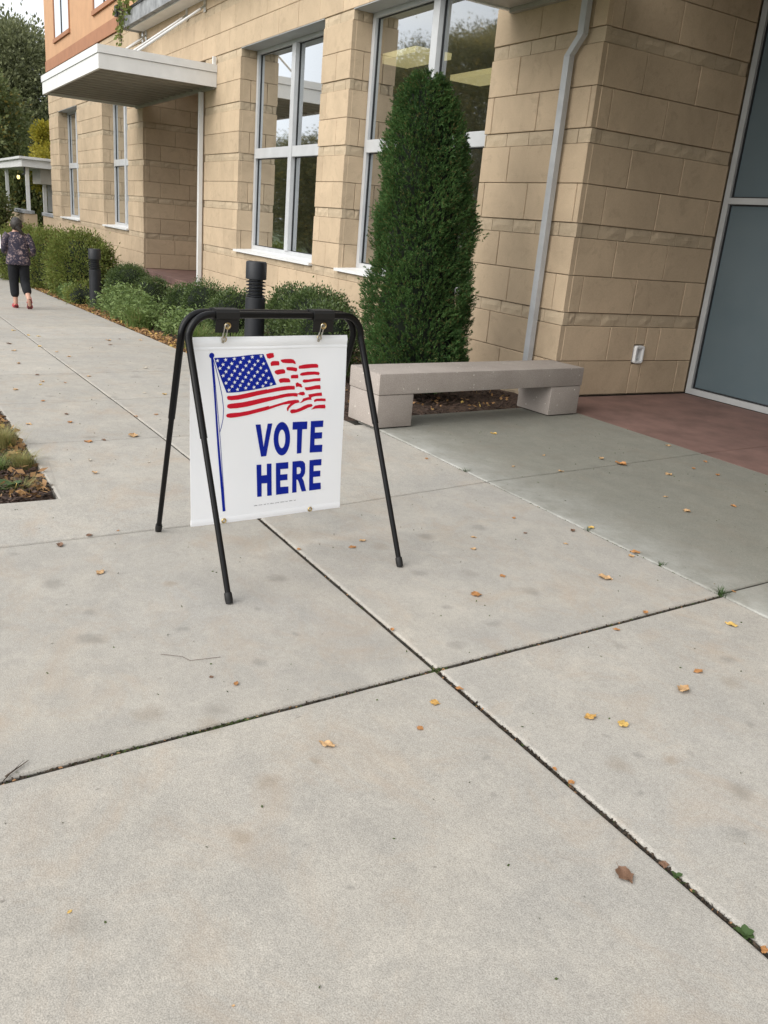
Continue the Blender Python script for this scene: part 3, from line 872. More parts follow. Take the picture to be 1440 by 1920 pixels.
c2 = canopy(-8.33, 2.6, 3.93, 3.89, False)
f = bmb(); f.box(-8.27, 2.54, 3.985, Y0 - 0.062, 3.905, 4.06); f.build('soffit_panel', M['soffit'], c2)
tag(c2, 'white flat canopy over the entry')
for x_ in (-7.5, -7.1, -2.5, -2.1): rod(c2, x_, 5.44, 4.6, 4.2)

# ---- downspouts
def spout(pts, wd, dp):
    """rectangular pipe through (x, z) points on the wall face, y from the wall"""
    o_ = bmb()
    for (xa, ya, za), (xb, yb, zb) in zip(pts[:-1], pts[1:]):
        o_.add([(xa, ya, za), (xa + wd, ya, za), (xa + wd, ya + dp, za), (xa, ya + dp, za), (xb, yb, zb), (xb + wd, yb, zb), (xb + wd, yb + dp, zb), (xb, yb + dp, zb)],
               [(0, 1, 5, 4), (1, 2, 6, 5), (2, 3, 7, 6), (3, 0, 4, 7), (0, 3, 2, 1), (4, 5, 6, 7)])
    return o_
yd = Y0 - 0.105
ds = spout([(-7.225, yd, -0.02), (-7.225, yd, 3.33)], 0.084, 0.062).build('downspout', M['grey_pipe'], bld)
tag(ds, 'grey square downspout with an offset elbow')
spout([(-7.225, yd, 3.332), (-7.075, yd, 3.50)], 0.084, 0.062).build('elbow', M['grey_pipe'], ds)
spout([(-7.075, yd, 3.502), (-7.075, yd, 3.885)], 0.084, 0.062).build('upper_pipe', M['grey_pipe'], ds)
d2 = spout([(-18.46, Y0 - 0.115, -0.9), (-18.46, Y0 - 0.115, 3.86)], 0.095, 0.08).build('downspout', M['white_metal'], bld)
tag(d2, 'plain white downspout at the porch corner under the canopy')

# ---- porch floor
p = bmb(); p.box(PORCH[0] - 0.06, PORCH[1] + 0.06, Y0 - 0.06, 8.99, -0.15, 0.005, 0.01); p.build('porch_floor', M['red_concrete'], bld)
p = bmb(); p.box(-21.6, -20.0, 8.88, 8.98, 0.02, 2.4); pdoor = p.build('door', M['grey_metal'], bld)
p = bmb(); p.box(-20.16, -20.10, 8.82, 8.879, 0.95, 1.25); p.build('handle', M['steel'], pdoor)

# ---- storefront in the entry recess
YS = 8.319
sf = bmb()
sf.box(XC + 0.004, XC + 0.075, YS, YS + 0.12, 0.0, 4.44)
sf.box(-4.75, -4.68, YS, YS + 0.12, 0.07, 4.44)
sf.box(-2.68, -2.61, YS, YS + 0.12, 0.0, 4.44)
store = sf.build('storefront', M['grey_metal'], bld)
xs_ = [XC + 0.075, -4.75, -4.68, -2.68]
for k in range(0, 4, 2):
    a, b_ = xs_[k] + 0.001, xs_[k + 1] - 0.001
    for z_, h_ in ((0.0, 0.068), (2.15, 0.065), (4.36, 0.08)):
        s = bmb(); s.box(a, b_, YS, YS + 0.12, z_, z_ + h_); s.build('rail', M['grey_metal'], store)
    for c_, d in ((0.069, 2.149), (2.216, 4.359)):
        g = bmb(); g.box(a + 0.014, b_ - 0.014, YS + 0.05, YS + 0.06, c_ + 0.014, d - 0.014); g.build('pane', M['store_glass'], store)
        q = bmb(); q.box(a, a + 0.013, YS + 0.03, YS + 0.07, c_, d); q.box(b_ - 0.013, b_, YS + 0.03, YS + 0.07, c_, d)
        q.box(a + 0.0135, b_ - 0.0135, YS + 0.03, YS + 0.07, c_, c_ + 0.013); q.box(a + 0.0135, b_ - 0.0135, YS + 0.03, YS + 0.07, d - 0.013, d)
        q.build('gasket', M['gasket'], store)

# ---- recessed step light in the return wall
t = bmb()
y0_, y1_, z0_, z1_ = 7.335, 7.475, 0.36, 0.56
def rrect(x, ya, yb, za, zb, r):
    pts = []
    for cy, cz, a0 in ((yb - r, zb - r, 0), (ya + r, zb - r, 90), (ya + r, za + r, 180), (yb - r, za + r, 270)):
        for k in range(5):
            a = math.radians(a0 + 90 * k / 4); pts.append((x, cy + r * math.cos(a), cz + r * math.sin(a)))
    return pts
rings = [rrect(XC - 0.03, y0_, y1_, z0_, z1_, .03), rrect(XC + 0.022, y0_, y1_, z0_, z1_, .03), rrect(XC + 0.028, y0_ + .006, y1_ - .006, z0_ + .006, z1_ - .006, .025),
         rrect(XC + 0.026, y0_ + .026, y1_ - .026, z0_ + .03, z1_ - .03, .008), rrect(XC - 0.045, y0_ + .030, y1_ - .030, z0_ + .036, z1_ - .036, .006)]
vs = [p_ for r_ in rings for p_ in r_]; N = 20
fs = [(k * N + i, k * N + (i + 1) % N, (k + 1) * N + (i + 1) % N, (k + 1) * N + i) for k in range(4) for i in range(N)] + [tuple(range(4 * N, 5 * N))]
t.add(vs, fs)
t.build('step_light', M['white_metal'], bld, True, 35)

# ---- upper floor: orange bay, brown band, windows, balcony
u = bmb(); u.box(-36.21, -23.6, Y0 - 0.02, YW - 0.001, 6.22, TOPZ + 0.1); bay = u.build('stucco_bay', M['stucco_orange'], bld)
u = bmb(); u.box(-36.215, -23.6, Y0 - 0.045, YW - 0.001, 5.875, 6.219); u.build('band', M['stucco_brown'], bay)
for x0_, x1_ in ((-34.25, -31.75), (-28.15, -25.6)):
    f = bmb()
    f.box(x0_ - 0.1, x0_, Y0 - 0.05, Y0 - 0.021, 6.72, 9.2); f.box(x1_, x1_ + 0.1, Y0 - 0.05, Y0 - 0.021, 6.72, 9.2)
    f.box(x0_ - 0.14, x1_ + 0.14, Y0 - 0.08, Y0 - 0.021, 6.60, 6.719)
    wn = f.build('window', M['stucco_brown'], bay)
    g = bmb(); g.box(x0_ + 0.001, x1_ - 0.001, Y0 - 0.030, Y0 - 0.021, 6.72, 9.2); g.build('pane', M['glass'], wn)
    g = bmb(); g.box((x0_ + x1_) / 2 - 0.05, (x0_ + x1_) / 2 + 0.05, Y0 - 0.045, Y0 - 0.0305, 6.72, 9.2); g.build('mullion', M['gasket'], wn)
u = bmb(); u.box(-23.42, -10.0, 5.75, Y0 - 0.006, 5.57, 5.88); bal = u.build('balcony', M['balcony'], bld)
u = bmb(); u.box(-23.44, -9.98, 5.73, 5.85, 5.881, 5.93); u.build('coping', M['gasket'], bal)
u = bmb(); u.box(-23.0, -10.1, 5.86, Y0 - 0.006, 5.545, 5.569); u.build('soffit', M['white_metal'], bal)
for k in range(7):
    u = bmb(); x_ = -23.0 + k * 2.1; u.box(x_, x_ + 0.04, 5.77, 5.81, 5.931, 6.9); u.build('post', M['gasket'], bal)
u = bmb(); u.box(-23.40, -10.0, 5.765, 5.815, 6.901, 6.95); u.build('handrail', M['gasket'], bal)
u = bmb()
u.tube([(-23.3, 5.70, 5.70), (-23.3, 5.70, 6.5)], 0.035, 8); u.box(-23.42, -23.2, 5.60, 5.74, 5.82, 6.05); u.tube([(-23.55, 5.66, 6.22), (-23.05, 5.66, 6.24)], 0.03, 8)
u.build('wall_lantern', M['gasket'], bal)

# ================================================================== SIGN
SG = json.loads('''{"canton":[[0.1013,0.9796],[0.1438,0.9808],[0.1868,0.9821],[0.2255,0.9849],[0.2645,0.9892],[0.3041,0.9921],[0.3468,0.9933],[0.3661,0.9562],[0.3856,0.9197],[0.4054,0.8826],[0.424,0.8471],[0.384,0.84],[0.3457,0.8337],[0.2952,0.8268],[0.233,0.8207],[0.201,0.8193],[0.1657,0.82],[0.1517,0.85],[0.1364,0.8858],[0.1213,0.9234],[0.1088,0.9584]],"stars":[[0.1173,0.9674],[0.1576,0.9706],[0.2003,0.9741],[0.2445,0.9773],[0.2896,0.9809],[0.3345,0.9844],[0.1452,0.9494],[0.1881,0.9526],[0.2312,0.9579],[0.2754,0.9601],[0.319,0.9625],[0.1299,0.9329],[0.1731,0.9349],[0.2152,0.9387],[0.2588,0.9417],[0.3034,0.9449],[0.3491,0.9488],[0.1601,0.9163],[0.2031,0.9197],[0.2441,0.9229],[0.2898,0.9266],[0.3347,0.9295],[0.1464,0.899],[0.189,0.9004],[0.2304,0.9045],[0.273,0.9091],[0.3185,0.9112],[0.3648,0.9153],[0.1762,0.8825],[0.218,0.885],[0.2593,0.889],[0.3041,0.8924],[0.3491,0.8953],[0.1609,0.8646],[0.2046,0.8671],[0.2446,0.8699],[0.2884,0.8756],[0.3343,0.8773],[0.3789,0.8806],[0.1922,0.8482],[0.2333,0.8516],[0.2759,0.8559],[0.3206,0.8582],[0.3651,0.8602],[0.1768,0.8318],[0.2198,0.833],[0.2615,0.8381],[0.3041,0.84],[0.3505,0.8433],[0.3944,0.8511]],"pole":[[0.085,0.987],[0.0969,0.9867],[0.1101,0.825],[0.1268,0.6628],[0.149,0.4557],[0.172,0.2479],[0.1574,0.2472],[0.1295,0.5354],[0.1055,0.7885]],"ball":[[0.0891,0.9904]],"rope":[[0.0966,0.9772],[0.1105,0.9339],[0.1275,0.873],[0.1436,0.8062],[0.1522,0.7488],[0.1515,0.6988],[0.1443,0.6615],[0.1368,0.6368]],"rope2":[[0.0983,0.9581],[0.1062,0.8859],[0.1143,0.8125],[0.1254,0.7255],[0.1352,0.647],[0.1456,0.5467],[0.1589,0.3889],[0.1687,0.2673]],"red":[[[0.1674,0.7981],[0.1721,0.805],[0.1892,0.8042],[0.2211,0.806],[0.2706,0.8133],[0.3207,0.8211],[0.3717,0.8273],[0.3737,0.8256],[0.4124,0.8308],[0.4515,0.836],[0.4912,0.8383],[0.5262,0.8363],[0.5289,0.828],[0.528,0.8186],[0.4923,0.8191],[0.4525,0.8167],[0.4133,0.8123],[0.3745,0.8072],[0.3216,0.7994],[0.2714,0.7906],[0.2217,0.7845],[0.1898,0.7839],[0.1726,0.7871]],[[0.169,0.7572],[0.1732,0.7653],[0.1902,0.7682],[0.247,0.7714],[0.297,0.7778],[0.3477,0.7855],[0.3992,0.791],[0.4013,0.7897],[0.4535,0.7976],[0.4932,0.8022],[0.5309,0.8014],[0.5501,0.7981],[0.5607,0.8042],[0.5798,0.8052],[0.5885,0.7981],[0.5877,0.7887],[0.5754,0.7864],[0.5588,0.7901],[0.5476,0.7942],[0.5456,0.7825],[0.521,0.7861],[0.4807,0.7845],[0.4281,0.7767],[0.3763,0.7672],[0.3232,0.7581],[0.2728,0.7494],[0.2229,0.745],[0.1859,0.7449],[0.1723,0.7496]],[[0.1659,0.7122],[0.1706,0.7203],[0.1865,0.7232],[0.236,0.7237],[0.2861,0.7291],[0.3368,0.7377],[0.3882,0.7463],[0.3904,0.7427],[0.4424,0.7538],[0.4952,0.765],[0.5356,0.7676],[0.5534,0.7655],[0.561,0.7532],[0.5474,0.7515],[0.5339,0.7487],[0.5155,0.739],[0.5026,0.7267],[0.4966,0.7128],[0.491,0.7179],[0.4895,0.7299],[0.4991,0.7423],[0.5095,0.75],[0.4693,0.7476],[0.4299,0.7392],[0.3781,0.7259],[0.3248,0.7168],[0.2742,0.708],[0.2242,0.7025],[0.1871,0.7011],[0.171,0.7051]],[[0.3609,0.9921],[0.3816,0.9973],[0.4,0.9969],[0.402,0.9879],[0.4048,0.9834],[0.4025,0.9767],[0.3802,0.9711],[0.3673,0.9746],[0.3644,0.9831]],[[0.3862,0.9512],[0.3936,0.9589],[0.409,0.9601],[0.4311,0.958],[0.435,0.9477],[0.4339,0.9382],[0.4074,0.9383],[0.3894,0.9365],[0.387,0.9445]],[[0.4404,0.9646],[0.4659,0.9669],[0.4975,0.9667],[0.5137,0.9629],[0.525,0.9523],[0.5282,0.9418],[0.5229,0.9413],[0.5093,0.9458],[0.4881,0.9463],[0.4537,0.9495],[0.4442,0.9566]],[[0.4088,0.9087],[0.4163,0.9153],[0.4369,0.9192],[0.4578,0.9197],[0.4673,0.9149],[0.4705,0.9033],[0.4668,0.8988],[0.4485,0.8972],[0.4277,0.8944],[0.4157,0.8994]],[[0.4746,0.9261],[0.4837,0.9286],[0.5104,0.9274],[0.5361,0.922],[0.5376,0.9104],[0.5317,0.9048],[0.5114,0.9094],[0.4899,0.9119],[0.4779,0.9146]],[[0.5476,0.9321],[0.5798,0.937],[0.6208,0.9387],[0.6484,0.9379],[0.6585,0.9325],[0.6594,0.9195],[0.622,0.9195],[0.581,0.9172],[0.5485,0.9175],[0.5454,0.924]],[[0.4354,0.8701],[0.4443,0.8755],[0.4653,0.877],[0.492,0.8737],[0.4991,0.8654],[0.5005,0.8549],[0.4824,0.8549],[0.4611,0.8557],[0.4441,0.8541],[0.4376,0.862]],[[0.5019,0.8873],[0.5125,0.8899],[0.5434,0.8898],[0.5458,0.8799],[0.5444,0.8718],[0.5242,0.8725],[0.504,0.8733]],[[0.5541,0.8913],[0.5632,0.898],[0.5957,0.9016],[0.637,0.9014],[0.6637,0.8982],[0.6697,0.8921],[0.6648,0.8823],[0.6409,0.886],[0.5967,0.8851],[0.5695,0.8833],[0.5572,0.8853]],[[0.571,0.8591],[0.5788,0.8647],[0.6064,0.8636],[0.6393,0.8671],[0.6751,0.8677],[0.6753,0.8527],[0.6403,0.8529],[0.6072,0.8506],[0.5826,0.8485],[0.5742,0.8519]],[[0.5323,0.8477],[0.5429,0.8525],[0.5499,0.8482],[0.5666,0.8417],[0.5676,0.8346],[0.5722,0.8308],[0.5675,0.8263],[0.5509,0.8317],[0.5347,0.8301]],[[0.5845,0.8268],[0.6032,0.8264],[0.6307,0.8295],[0.65,0.8334],[0.6738,0.8336],[0.6781,0.8251],[0.6781,0.8131],[0.6485,0.8144],[0.6208,0.8109],[0.5959,0.8109],[0.5887,0.8159]],[[0.6083,0.79],[0.6332,0.7924],[0.6582,0.7948],[0.6863,0.7959],[0.6904,0.7788],[0.6565,0.7793],[0.6342,0.7768],[0.6261,0.7724],[0.6301,0.7626],[0.6073,0.7626],[0.5882,0.7576],[0.5721,0.7514],[0.5612,0.75],[0.5742,0.7608],[0.5791,0.7713],[0.5982,0.775],[0.6132,0.7779]],[[0.6431,0.7607],[0.6574,0.766],[0.6884,0.7663],[0.7114,0.7637],[0.7138,0.7509],[0.6894,0.7527],[0.661,0.7537],[0.6458,0.7497]],[[0.63,0.7125],[0.6406,0.7222],[0.6513,0.7313],[0.6765,0.734],[0.7107,0.734],[0.7151,0.7216],[0.7136,0.7138],[0.6777,0.7164],[0.6551,0.7165],[0.6384,0.7139]],[[0.509,0.7097],[0.5112,0.7191],[0.5246,0.7212],[0.5438,0.7195],[0.5654,0.7254],[0.5868,0.735],[0.6087,0.741],[0.6309,0.7414],[0.6385,0.7332],[0.6318,0.7276],[0.6098,0.7228],[0.5881,0.7145],[0.561,0.7065],[0.5366,0.702],[0.5176,0.7008]]],"letters":[[[[0.3215,0.6595],[0.3489,0.6589],[0.3711,0.5454],[0.3874,0.6594],[0.4133,0.659],[0.3878,0.498],[0.3588,0.498]]],[[[0.5188,0.5739],[0.5187,0.5549],[0.5162,0.5371],[0.5113,0.5212],[0.5045,0.5083],[0.496,0.4988],[0.4863,0.4934],[0.4759,0.4922],[0.4652,0.4954],[0.455,0.5026],[0.4456,0.5137],[0.4375,0.5279],[0.4312,0.5445],[0.4269,0.5627],[0.4248,0.5816],[0.4251,0.6002],[0.4277,0.6177],[0.4325,0.6332],[0.4391,0.6459],[0.4474,0.6552],[0.457,0.6607],[0.4672,0.6621],[0.4777,0.6593],[0.4879,0.6524],[0.4974,0.6417],[0.5056,0.6278],[0.5121,0.6113],[0.5166,0.593]],[[0.4913,0.5753],[0.4913,0.5631],[0.4899,0.5519],[0.4873,0.5423],[0.4836,0.5351],[0.479,0.5308],[0.474,0.5296],[0.4687,0.5317],[0.4637,0.5369],[0.4593,0.5447],[0.4557,0.5548],[0.4531,0.5663],[0.4519,0.5785],[0.4519,0.5906],[0.4533,0.6018],[0.456,0.6112],[0.4597,0.6183],[0.4642,0.6226],[0.4692,0.6238],[0.4743,0.6219],[0.4793,0.6168],[0.4838,0.6091],[0.4875,0.5991],[0.49,0.5876]]],[[[0.5281,0.6573],[0.6129,0.6543],[0.6144,0.6153],[0.5863,0.6159],[0.5895,0.4933],[0.563,0.4929],[0.5567,0.6173],[0.5293,0.6188]]],[[[0.6339,0.6543],[0.708,0.6526],[0.7087,0.6191],[0.6607,0.6204],[0.6625,0.5931],[0.7063,0.5918],[0.7073,0.5594],[0.6631,0.5601],[0.6653,0.5277],[0.7131,0.5256],[0.7141,0.4876],[0.639,0.491]]],[[[0.3352,0.4593],[0.362,0.458],[0.3642,0.4026],[0.3948,0.4015],[0.3926,0.4588],[0.4189,0.457],[0.4264,0.293],[0.4004,0.2934],[0.3975,0.3599],[0.3665,0.3615],[0.3687,0.2951],[0.3437,0.2962]]],[[[0.4438,0.4565],[0.5155,0.4545],[0.5173,0.4207],[0.4712,0.4224],[0.4726,0.3944],[0.514,0.3928],[0.515,0.3623],[0.4732,0.3632],[0.4749,0.33],[0.5224,0.327],[0.5244,0.291],[0.4514,0.2925]]],[[[0.5401,0.4543],[0.5864,0.4538],[0.6029,0.4501],[0.6152,0.4358],[0.619,0.4121],[0.6184,0.3858],[0.6095,0.3692],[0.6017,0.3627],[0.6127,0.3453],[0.6304,0.2892],[0.6035,0.2896],[0.5832,0.3428],[0.5759,0.3554],[0.5687,0.3568],[0.5726,0.2895],[0.5461,0.2904]],[[0.5672,0.421],[0.5818,0.4212],[0.5903,0.4151],[0.5933,0.4031],[0.5903,0.3889],[0.584,0.3852],[0.5693,0.3853]]],[[[0.6416,0.4507],[0.7141,0.45],[0.7154,0.4169],[0.6686,0.4187],[0.6706,0.3899],[0.7117,0.3885],[0.7129,0.3572],[0.67,0.3587],[0.6715,0.3252],[0.718,0.3228],[0.7212,0.2878],[0.6488,0.2885]]]],"fine":[[[0.3273,0.2515],[0.5775,0.2468]]]}''')
SA = Vector((-3.6015, 1.1735, 0)); SD = Vector((-0.11787, 0.99303, 0)); SN = Vector((0.99303, 0.11787, 0))   # SN points to the viewer's side
sign = empty('vote_sign_stand', SA)
tag(sign, 'black tubular A-frame sign stand standing on the sidewalk', 'sign stand')
def W(s, t, z): return SA + SD * s + SN * t + Vector((0, 0, z))
def smb(): return MB(SA)
def ubend(s0, s1, b0, b1, t_top, t_base, zt, r):
    """a bent U tube: leg, rounded shoulder, rail, shoulder, leg. returns (left foot..rail..right foot)"""
    def leg(sb, st, k):   # k: 0 base .. 1 shoulder start
        return (sb + (st - sb) * k, t_base + (t_top - t_base) * k, (zt - r) * k)
    left = [leg(b0, s0, k / 8) for k in range(9)]
    arc = []
    for k in range(1, 8):
        a = math.radians(90 * k / 8)
        arc.append((s0 + r * (1 - math.cos(a)), t_top, zt - r + r * math.sin(a)))
    arc2 = [(s1 - r * (1 - math.cos(math.radians(90 - 90 * k / 8))), t_top, zt - r + r * math.sin(math.radians(90 - 90 * k / 8))) for k in range(1, 8)]
    right = [leg(b1, s1, k / 8) for k in range(8, -1, -1)]
    rail = [(s0 + r + (s1 - s0 - 2 * r) * k / 6, t_top, zt) for k in range(0, 7)]
    return left, arc, rail, arc2, right
for nm, (s0, s1, b0, b1, tt, tb, zt) in {'front': (-0.030, 0.885, -0.035, 0.905, 0.021, 0.471, 1.172), 'back': (-0.045, 0.868, 0.035, 0.962, -0.021, -0.471, 1.176)}.items():
    left, arc, rail, arc2, right = ubend(s0, s1, b0, b1, tt, tb, zt, 0.105)
    up = [W(*p) for p in left[5:] + arc + rail + arc2 + right[:4]]
    o_ = smb(); o_.tube(up, 0.0160, 16); fr = o_.build('frame_tube', M['black_metal'], sign, True)
    for side, pts in (('l', left[:6]), ('r', right[3:][::-1])):
        P_ = [W(*p) for p in pts]
        o_ = smb(); o_.tube([P_[0] + (P_[1] - P_[0]) * 0.06] + P_[1:], 0.0130, 14); lg = o_.build('leg', M['black_metal'], sign, True)
        dr = (P_[1] - P_[0]).normalized()
        o_ = smb(); o_.tube([P_[0] + dr * 0.002, P_[0] + dr * 0.02, P_[0] + dr * 0.045, P_[0] + dr * 0.05], [0.0155, 0.0178, 0.017, 0.015], 14); o_.build('rubber_foot', M['black_plastic'], lg, True)
# hanging tabs, grommets, snap hooks
def ring(o_, c, ax1, ax2, R, r, seg=18, ss=8):
    path = [c + ax1 * (R * math.cos(2 * math.pi * k / seg)) + ax2 * (R * math.sin(2 * math.pi * k / seg)) for k in range(seg + 1)]
    o_.tube(path, r, ss, cap=False)
ZV = Vector((0, 0, 1))
for s_ in (0.148, 0.652):
    o_ = smb()
    prof = [(-0.042, 1.160), (-0.042, 1.186), (-0.034, 1.196), (0.0, 1.199), (0.034, 1.196), (0.042, 1.182), (0.042, 1.156), (0.036, 1.150), (0.0, 1.146), (-0.034, 1.150)]
    n_ = len(prof); a, b_ = s_ - 0.056, s_ + 0.056
    o_.add([W(a, t, z) for t, z in prof] + [W(b_, t, z) for t, z in prof], [tuple(range(n_)), tuple(reversed(range(n_, 2 * n_)))] + [(i, n_ + i, n_ + (i + 1) % n_, (i + 1) % n_) for i in range(n_)])
    # flat tab below the rail
    o_.add([W(a, t, z) for t, z in ((0.026, 1.095), (0.031, 1.095), (0.036, 1.155), (0.030, 1.155))] + [W(b_, t, z) for t, z in ((0.026, 1.095), (0.031, 1.095), (0.036, 1.155), (0.030, 1.155))], [(0, 1, 2, 3), (7, 6, 5, 4), (0, 4, 5, 1), (1, 5, 6, 2), (2, 6, 7, 3), (3, 7, 4, 0)])
    tb = o_.build('hanging_tab', M['black_plastic'], sign)
    o_ = smb(); ring(o_, W(s_, 0.036, 1.125), SD, ZV, 0.012, 0.0045); o_.build('grommet', M['brass'], tb, True)
    o_ = smb()
    lp = [(0.000, 1.134), (0.007, 1.130), (0.009, 1.118), (0.007, 1.085), (0.004, 1.060), (0.000, 1.048), (-0.006, 1.050), (-0.008, 1.062), (-0.007, 1.09), (-0.006, 1.118), (-0.003, 1.131), (0.000, 1.134)]
    o_.tube([W(s_ - 0.008 + a_ * 1.1, 0.040 - (1.134 - z) * 0.30, z) for a_, z in lp], 0.0034, 8, cap=False)
    o_.build('snap_hook', M['steel'], sign, True)

# banner
TLc, TRc, BLc, BRc = (-0.016, 1.072), (0.817, 1.076), (-0.003, 0.192), (0.849, 0.170)
def wave(s, z):
    f = max(0.0, min(1.0, (1.08 - z) / 0.9))
    return 0.006 * math.sin(s * 5.2 + 0.6) * (0.35 + 0.65 * f) + 0.004 * math.sin(s * 13 + z * 3.0) * math.exp(-((z - 1.0) / 0.16) ** 2) + 0.003 * math.sin(z * 8 + s * 2)
def bq(u, v):        # u across, v from top (0) to bottom (1)
    s = (1 - v) * ((1 - u) * TLc[0] + u * TRc[0]) + v * ((1 - u) * BLc[0] + u * BRc[0])
    z = (1 - v) * ((1 - u) * TLc[1] + u * TRc[1]) + v * ((1 - u) * BLc[1] + u * BRc[1])
    return s, z
banner = empty('vote_here_banner', W(0.4, 0, 1.07))
tag(banner, 'white vinyl banner reading VOTE HERE with a waving flag, hung from the black stand', 'banner')
BOr = W(0.4, 0, 1.07)
def cloth(name, u0, u1, v0, v1, nu, nv, th, tofs, mat, parent, bulge=0.0):
    vs = []
    for sd_ in (1, -1):
        for i in range(nu + 1):
            for j in range(nv + 1):
                s, z = bq(u0 + (u1 - u0) * i / nu, v0 + (v1 - v0) * j / nv)
                vs.append(W(s, tofs + wave(s, z) + sd_ * (th / 2 + bulge * math.sin(math.pi * j / nv)), z) - BOr)
    q = lambda k, i, j: k * (nu + 1) * (nv + 1) + i * (nv + 1) + j
    fs = []
    for i in range(nu):
        for j in range(nv):
            fs.append((q(0, i, j), q(0, i, j + 1), q(0, i + 1, j + 1), q(0, i + 1, j)))
            fs.append((q(1, i, j), q(1, i + 1, j), q(1, i + 1, j + 1), q(1, i, j + 1)))
    for j in range(nv):
        fs.append((q(0, 0, j), q(1, 0, j), q(1, 0, j + 1), q(0, 0, j + 1)))
        fs.append((q(0, nu, j), q(0, nu, j + 1), q(1, nu, j + 1), q(1, nu, j)))
    for i in range(nu):
        fs.append((q(0, i, 0), q(0, i + 1, 0), q(1, i + 1, 0), q(1, i, 0)))
        fs.append((q(0, i, nv), q(1, i, nv), q(1, i + 1, nv), q(0, i + 1, nv)))
    me_ = bpy.data.meshes.new(name); me_.from_pydata(vs, [], fs)
    for p_ in me_.polygons: p_.use_smooth = True
    me_.set_sharp_from_angle(angle=math.radians(40))
    return mobj(name, me_, mat, parent)
cloth('sheet', 0, 1, 0.0, 0.962, 44, 50, 0.0012, 0.0, M['vinyl'], banner)
cloth('top_hem', 0.0, 1, 0.0, 0.050, 44, 6, 0.0016, 0.0, M['vinyl'], banner, 0.0045)
cloth('hem_seam', 0.0, 1, 0.052, 0.068, 44, 3, 0.0016, 0.0, M['vinyl'], banner, 0.0022)
cloth('bottom_hem', 0.0, 1, 0.963, 1.0, 44, 4, 0.0014, -0.001, M['vinyl'], banner, 0.002)
for u_, v_ in ((0.195, 0.012), (0.805, 0.012), (0.195, 0.985), (0.775, 0.985)):
    s, z = bq(u_, v_)
    o_ = MB(BOr); ring(o_, W(s, wave(s, z) + 0.006, z), SD, ZV, 0.010, 0.0035); o_.build('grommet', M['brass'], banner, True)

def print_piece(name, loops, mat, lift, grid=0.035):
    """flat print laid on the banner: loops are outlines (s, z), the first outer, others holes"""
    flat = [Vector((p[0], p[1], 0)) for lp in loops for p in lp]
    tris = tessellate_polygon([[Vector((p[0], p[1], 0)) for p in lp] for lp in loops])
    bm = bmesh.new()
    vv = [bm.verts.new(p) for p in flat]
    for t_ in tris:
        try: bm.faces.new([vv[i] for i in t_])
        except ValueError: pass
    x0 = min(p.x for p in flat); x1 = max(p.x for p in flat); y0 = min(p.y for p in flat); y1 = max(p.y for p in flat)
    k = math.floor(x0 / grid) * grid + grid
    while k < x1:
        bmesh.ops.bisect_plane(bm, geom=bm.verts[:] + bm.edges[:] + bm.faces[:], plane_co=(k, 0, 0), plane_no=(1, 0, 0)); k += grid
    k = math.floor(y0 / grid) * grid + grid
    while k < y1:
        bmesh.ops.bisect_plane(bm, geom=bm.verts[:] + bm.edges[:] + bm.faces[:], plane_co=(0, k, 0), plane_no=(0, 1, 0)); k += grid
    for f_ in bm.faces:
        if f_.normal.z < 0: f_.normal_flip()
    for v_ in bm.verts:
        s, z = v_.co.x, v_.co.y
        v_.co = W(s, wave(s, z) + lift, z) - BOr
    me_ = bpy.data.meshes.new(name); bm.to_mesh(me_); bm.free()
    return me_
def print_obj(name, loops, mat, lift, parent=banner):
    return mobj(name, print_piece(name, loops, mat, lift), mat, parent)
def join_print(name, list_of_loops, mat, lift, parent=banner):
    bm = bmesh.new()
    for lp in list_of_loops:
        me_ = print_piece(name, lp, mat, lift); bm.from_mesh(me_); bpy.data.meshes.remove(me_)
    me_ = bpy.data.meshes.new(name); bm.to_mesh(me_); bm.free()
    return mobj(name, me_, mat, parent)
canton = print_obj('flag_canton', [SG['canton']], M['print_blue'], 0.0020)
stars = []
for (s, z) in SG['stars']:
    pts = []
    for k in range(10):
        a = math.radians(90 + 36 * k + 8); r_ = 0.0098 if k % 2 == 0 else 0.0040
        pts.append((s + r_ * math.cos(a) * 1.05, z + r_ * math.sin(a)))
    stars.append([pts])
join_print('stars', stars, M['print_white'], 0.0030, canton)
for lp in SG['red']: print_obj('flag_stripe', [lp], M['print_red'], 0.0020)
print_obj('flag_pole', [SG['pole']], M['print_blue'], 0.0022)
bs, bz = SG['ball'][0]
print_obj('pole_ball', [[(bs + 0.0125 * math.cos(2 * math.pi * k / 20), bz + 0.0125 * math.sin(2 * math.pi * k / 20)) for k in range(20)]], M['print_blue'], 0.0026)
def stroke(pts, wd):
    l_ = []; r_ = []
    for i, p_ in enumerate(pts):
        a = Vector(pts[max(0, i - 1)]); b_ = Vector(pts[min(len(pts) - 1, i + 1)])
        t_ = (b_ - a).normalized(); n_ = Vector((-t_.y, t_.x)) * wd / 2
        l_.append(tuple(Vector(p_) + n_)); r_.append(tuple(Vector(p_) - n_))
    return l_ + r_[::-1]
print_obj('halyard', [stroke(SG['rope'], 0.0030)], M['print_blue'], 0.0018)
print_obj('halyard', [stroke(SG['rope2'], 0.0026)], M['print_blue'], 0.0016)
for lp, ch in zip(SG['letters'], 'VOTEHERE'): print_obj('letter_' + ch.lower(), lp, M['print_blue'], 0.0022)
(fa, fb) = SG['fine'][0]
words = []; x_ = 0.0
rr = random.Random(5)
